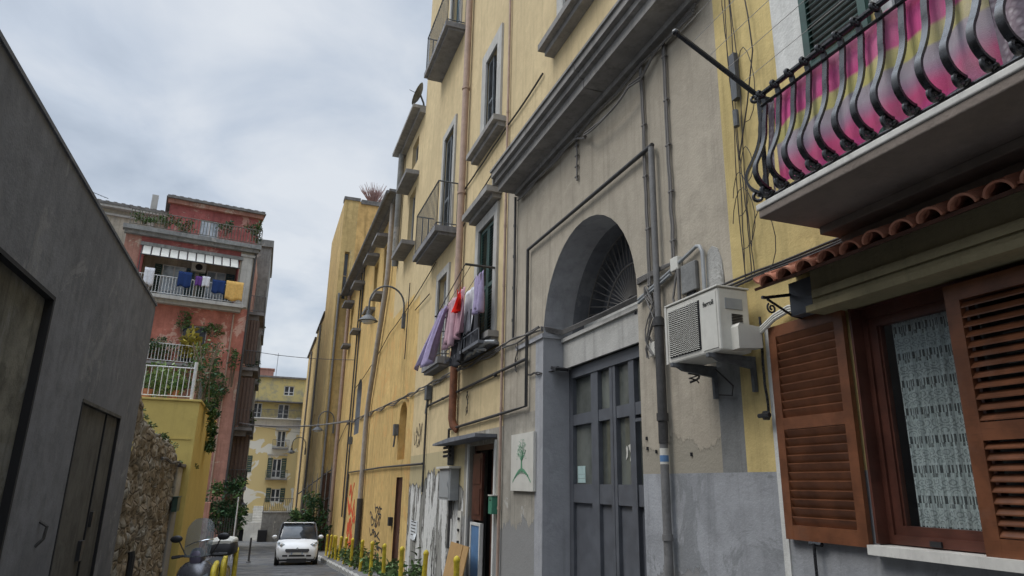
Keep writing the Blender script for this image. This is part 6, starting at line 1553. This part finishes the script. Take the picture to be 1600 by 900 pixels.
mb = MB(); lathe(mb, (0, 1.0, .25), [(.12, -.06), (.2, -.065), (.24, -.03), (.25, 0), (.24, .03), (.2, .065), (.12, .06)], 28, 'x'); w_ = mb.build('wheel', M['rubber'], sct, smooth=True)
mb = MB(); lathe(mb, (0, 1.0, .25), [(.0, -.03), (.12, -.05), (.13, .05), (.0, .03)], 20, 'x'); mb.build('rim', M['chrome'], w_)
mb = MB(); eloft(mb, [(-.72, .42, .03, .02), (-.66, .5, .075, .04), (-.52, .56, .09, .05), (-.4, .57, .095, .05), (-.25, .5, .08, .04)]); mb.build('front_fender', M['scooter'], sct, smooth=True)
mb = MB(); mb.box(-.17, .17, .02, .5, .22, .34); mb.build('footboard', M['black_plastic'], sct, bevel=.03)
mb = MB(); eloft(mb, [(.38, .5, .12, .16), (.5, .56, .19, .2), (.8, .62, .21, .2), (1.1, .68, .17, .14), (1.3, .72, .08, .07)], pw=.8); mb.build('rear_body', M['scooter'], sct, smooth=True)
mb = MB(); eloft(mb, [(.4, .78, .1, .04), (.5, .80, .16, .06), (.75, .80, .17, .06), (.9, .86, .15, .07), (1.15, .88, .11, .05)]); mb.build('seat', M['seat'], sct, smooth=True)
mb = MB(); eloft(mb, [(1.05, 1.03, .17, .08), (1.1, 1.05, .21, .12), (1.3, 1.06, .22, .13), (1.45, 1.05, .19, .11), (1.5, 1.03, .13, .07)], pw=.7); tc = mb.build('top_case', M['black_plastic'], sct, smooth=True)
mb = MB(); eloft(mb, [(1.06, 1.13, .17, .03), (1.1, 1.15, .205, .055), (1.3, 1.16, .215, .065), (1.46, 1.14, .18, .05)], pw=.75); mb.build('case_lid', M['white_plastic'], tc, smooth=True)
mb = MB(); mb.box(-.1, .1, 1.3, 1.34, .66, .72); mb.build('tail_light', M['red_light'], sct, bevel=.01)
mb = MB(); mb.tube([(.2, .75, .3), (.24, 1.0, .3), (.25, 1.35, .42)], [.04, .06, .055], 10); mb.build('exhaust', M['chrome'], sct, smooth=True)
sct.location = (-.64, 12.1, ground(12.1)); sct.rotation_euler = (rad(-3), rad(-4), rad(-11)); sct.scale = (1.07, 1.07, 1.07)

# ================================================================== light, sky, camera
w = bpy.data.worlds.new('World'); bpy.context.scene.world = w; w.use_nodes = True
nt = w.node_tree; bg = nt.nodes['Background']
sky = nt.nodes.new('ShaderNodeTexSky'); sky.sky_type = 'NISHITA'; sky.sun_disc = False; sky.sun_elevation = rad(52); sky.sun_rotation = rad(-100); sky.air_density = 1.2; sky.dust_density = 3
tc = nt.nodes.new('ShaderNodeTexCoord')
def N(ty, **k):
    x = nt.nodes.new(ty)
    for a, b in k.items(): setattr(x, a, b)
    return x
sp = N('ShaderNodeSeparateXYZ'); nt.links.new(tc.outputs['Generated'], sp.inputs[0])
# project onto a cloud ceiling: direction / (z + .25)
dv = N('ShaderNodeMath', operation='ADD'); nt.links.new(sp.outputs[2], dv.inputs[0]); dv.inputs[1].default_value = .28
mx_ = N('ShaderNodeMath', operation='MAXIMUM'); nt.links.new(dv.outputs[0], mx_.inputs[0]); mx_.inputs[1].default_value = .05
vs = N('ShaderNodeVectorMath', operation='DIVIDE'); cb = N('ShaderNodeCombineXYZ')
for i in range(3): nt.links.new(mx_.outputs[0], cb.inputs[i])
nt.links.new(tc.outputs['Generated'], vs.inputs[0]); nt.links.new(cb.outputs[0], vs.inputs[1])
n1 = N('ShaderNodeTexNoise'); nt.links.new(vs.outputs[0], n1.inputs['Vector']); n1.inputs['Scale'].default_value = 2.3; n1.inputs['Detail'].default_value = 7; n1.inputs['Roughness'].default_value = .52; n1.inputs['Distortion'].default_value = .35
cr_ = N('ShaderNodeValToRGB'); nt.links.new(n1.outputs['Fac'], cr_.inputs[0]); e = cr_.color_ramp
e.elements[0].position = .36; e.elements[0].color = (2.4, 2.75, 3.25, 1); e.elements[1].position = .66; e.elements[1].color = (4.2, 4.4, 4.65, 1)
q = e.elements.new(.5); q.color = (3.1, 3.45, 3.95, 1)
# overcast sky brighter towards the zenith, boosted out of view to light the facades
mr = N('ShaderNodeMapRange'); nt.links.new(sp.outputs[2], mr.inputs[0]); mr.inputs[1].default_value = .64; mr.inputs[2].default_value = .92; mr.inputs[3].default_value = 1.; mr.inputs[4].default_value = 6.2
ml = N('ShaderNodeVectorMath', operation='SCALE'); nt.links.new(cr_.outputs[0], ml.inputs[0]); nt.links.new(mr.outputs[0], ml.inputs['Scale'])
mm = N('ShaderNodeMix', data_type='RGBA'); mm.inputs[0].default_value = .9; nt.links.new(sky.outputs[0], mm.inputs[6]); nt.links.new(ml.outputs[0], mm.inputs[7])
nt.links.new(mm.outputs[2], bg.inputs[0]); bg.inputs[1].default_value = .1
sun = bpy.data.lights.new('sun', 'SUN'); sun.energy = .7; sun.angle = rad(25); sun.color = (1, .96, .9)
so = bpy.data.objects.new('sun', sun); C.objects.link(so); so.rotation_euler = (rad(38), 0, rad(-100 + 0))
# direction: from the left-front, high
d = Vector((math.sin(rad(-80)) * math.cos(rad(52)), math.cos(rad(-80)) * math.cos(rad(52)), math.sin(rad(52)))); so.rotation_euler = d.to_track_quat('Z', 'Y').to_euler()
sky.sun_rotation = rad(-80)
cam = bpy.data.cameras.new('camera'); co_ = bpy.data.objects.new('camera', cam); C.objects.link(co_)
cam.sensor_width = 36; cam.lens = 1062 / 1600 * 36; cam.clip_end = 3000; cam.clip_start = .05
p, r, a = rad(16.21), rad(1.107), rad(19.43)
co_.matrix_world = Matrix.Translation((0, 0, 1.6)) @ Matrix.Rotation(-a, 4, 'Z') @ Matrix.Rotation(math.pi / 2 + p, 4, 'X') @ Matrix.Rotation(-r * -1, 4, 'Z')
S = bpy.context.scene; S.camera = co_
S.view_settings.view_transform = 'Standard'; S.view_settings.look = 'None'; S.view_settings.exposure = .85; S.view_settings.gamma = 1
S.cycles.max_bounces = 6; S.cycles.use_denoising = True
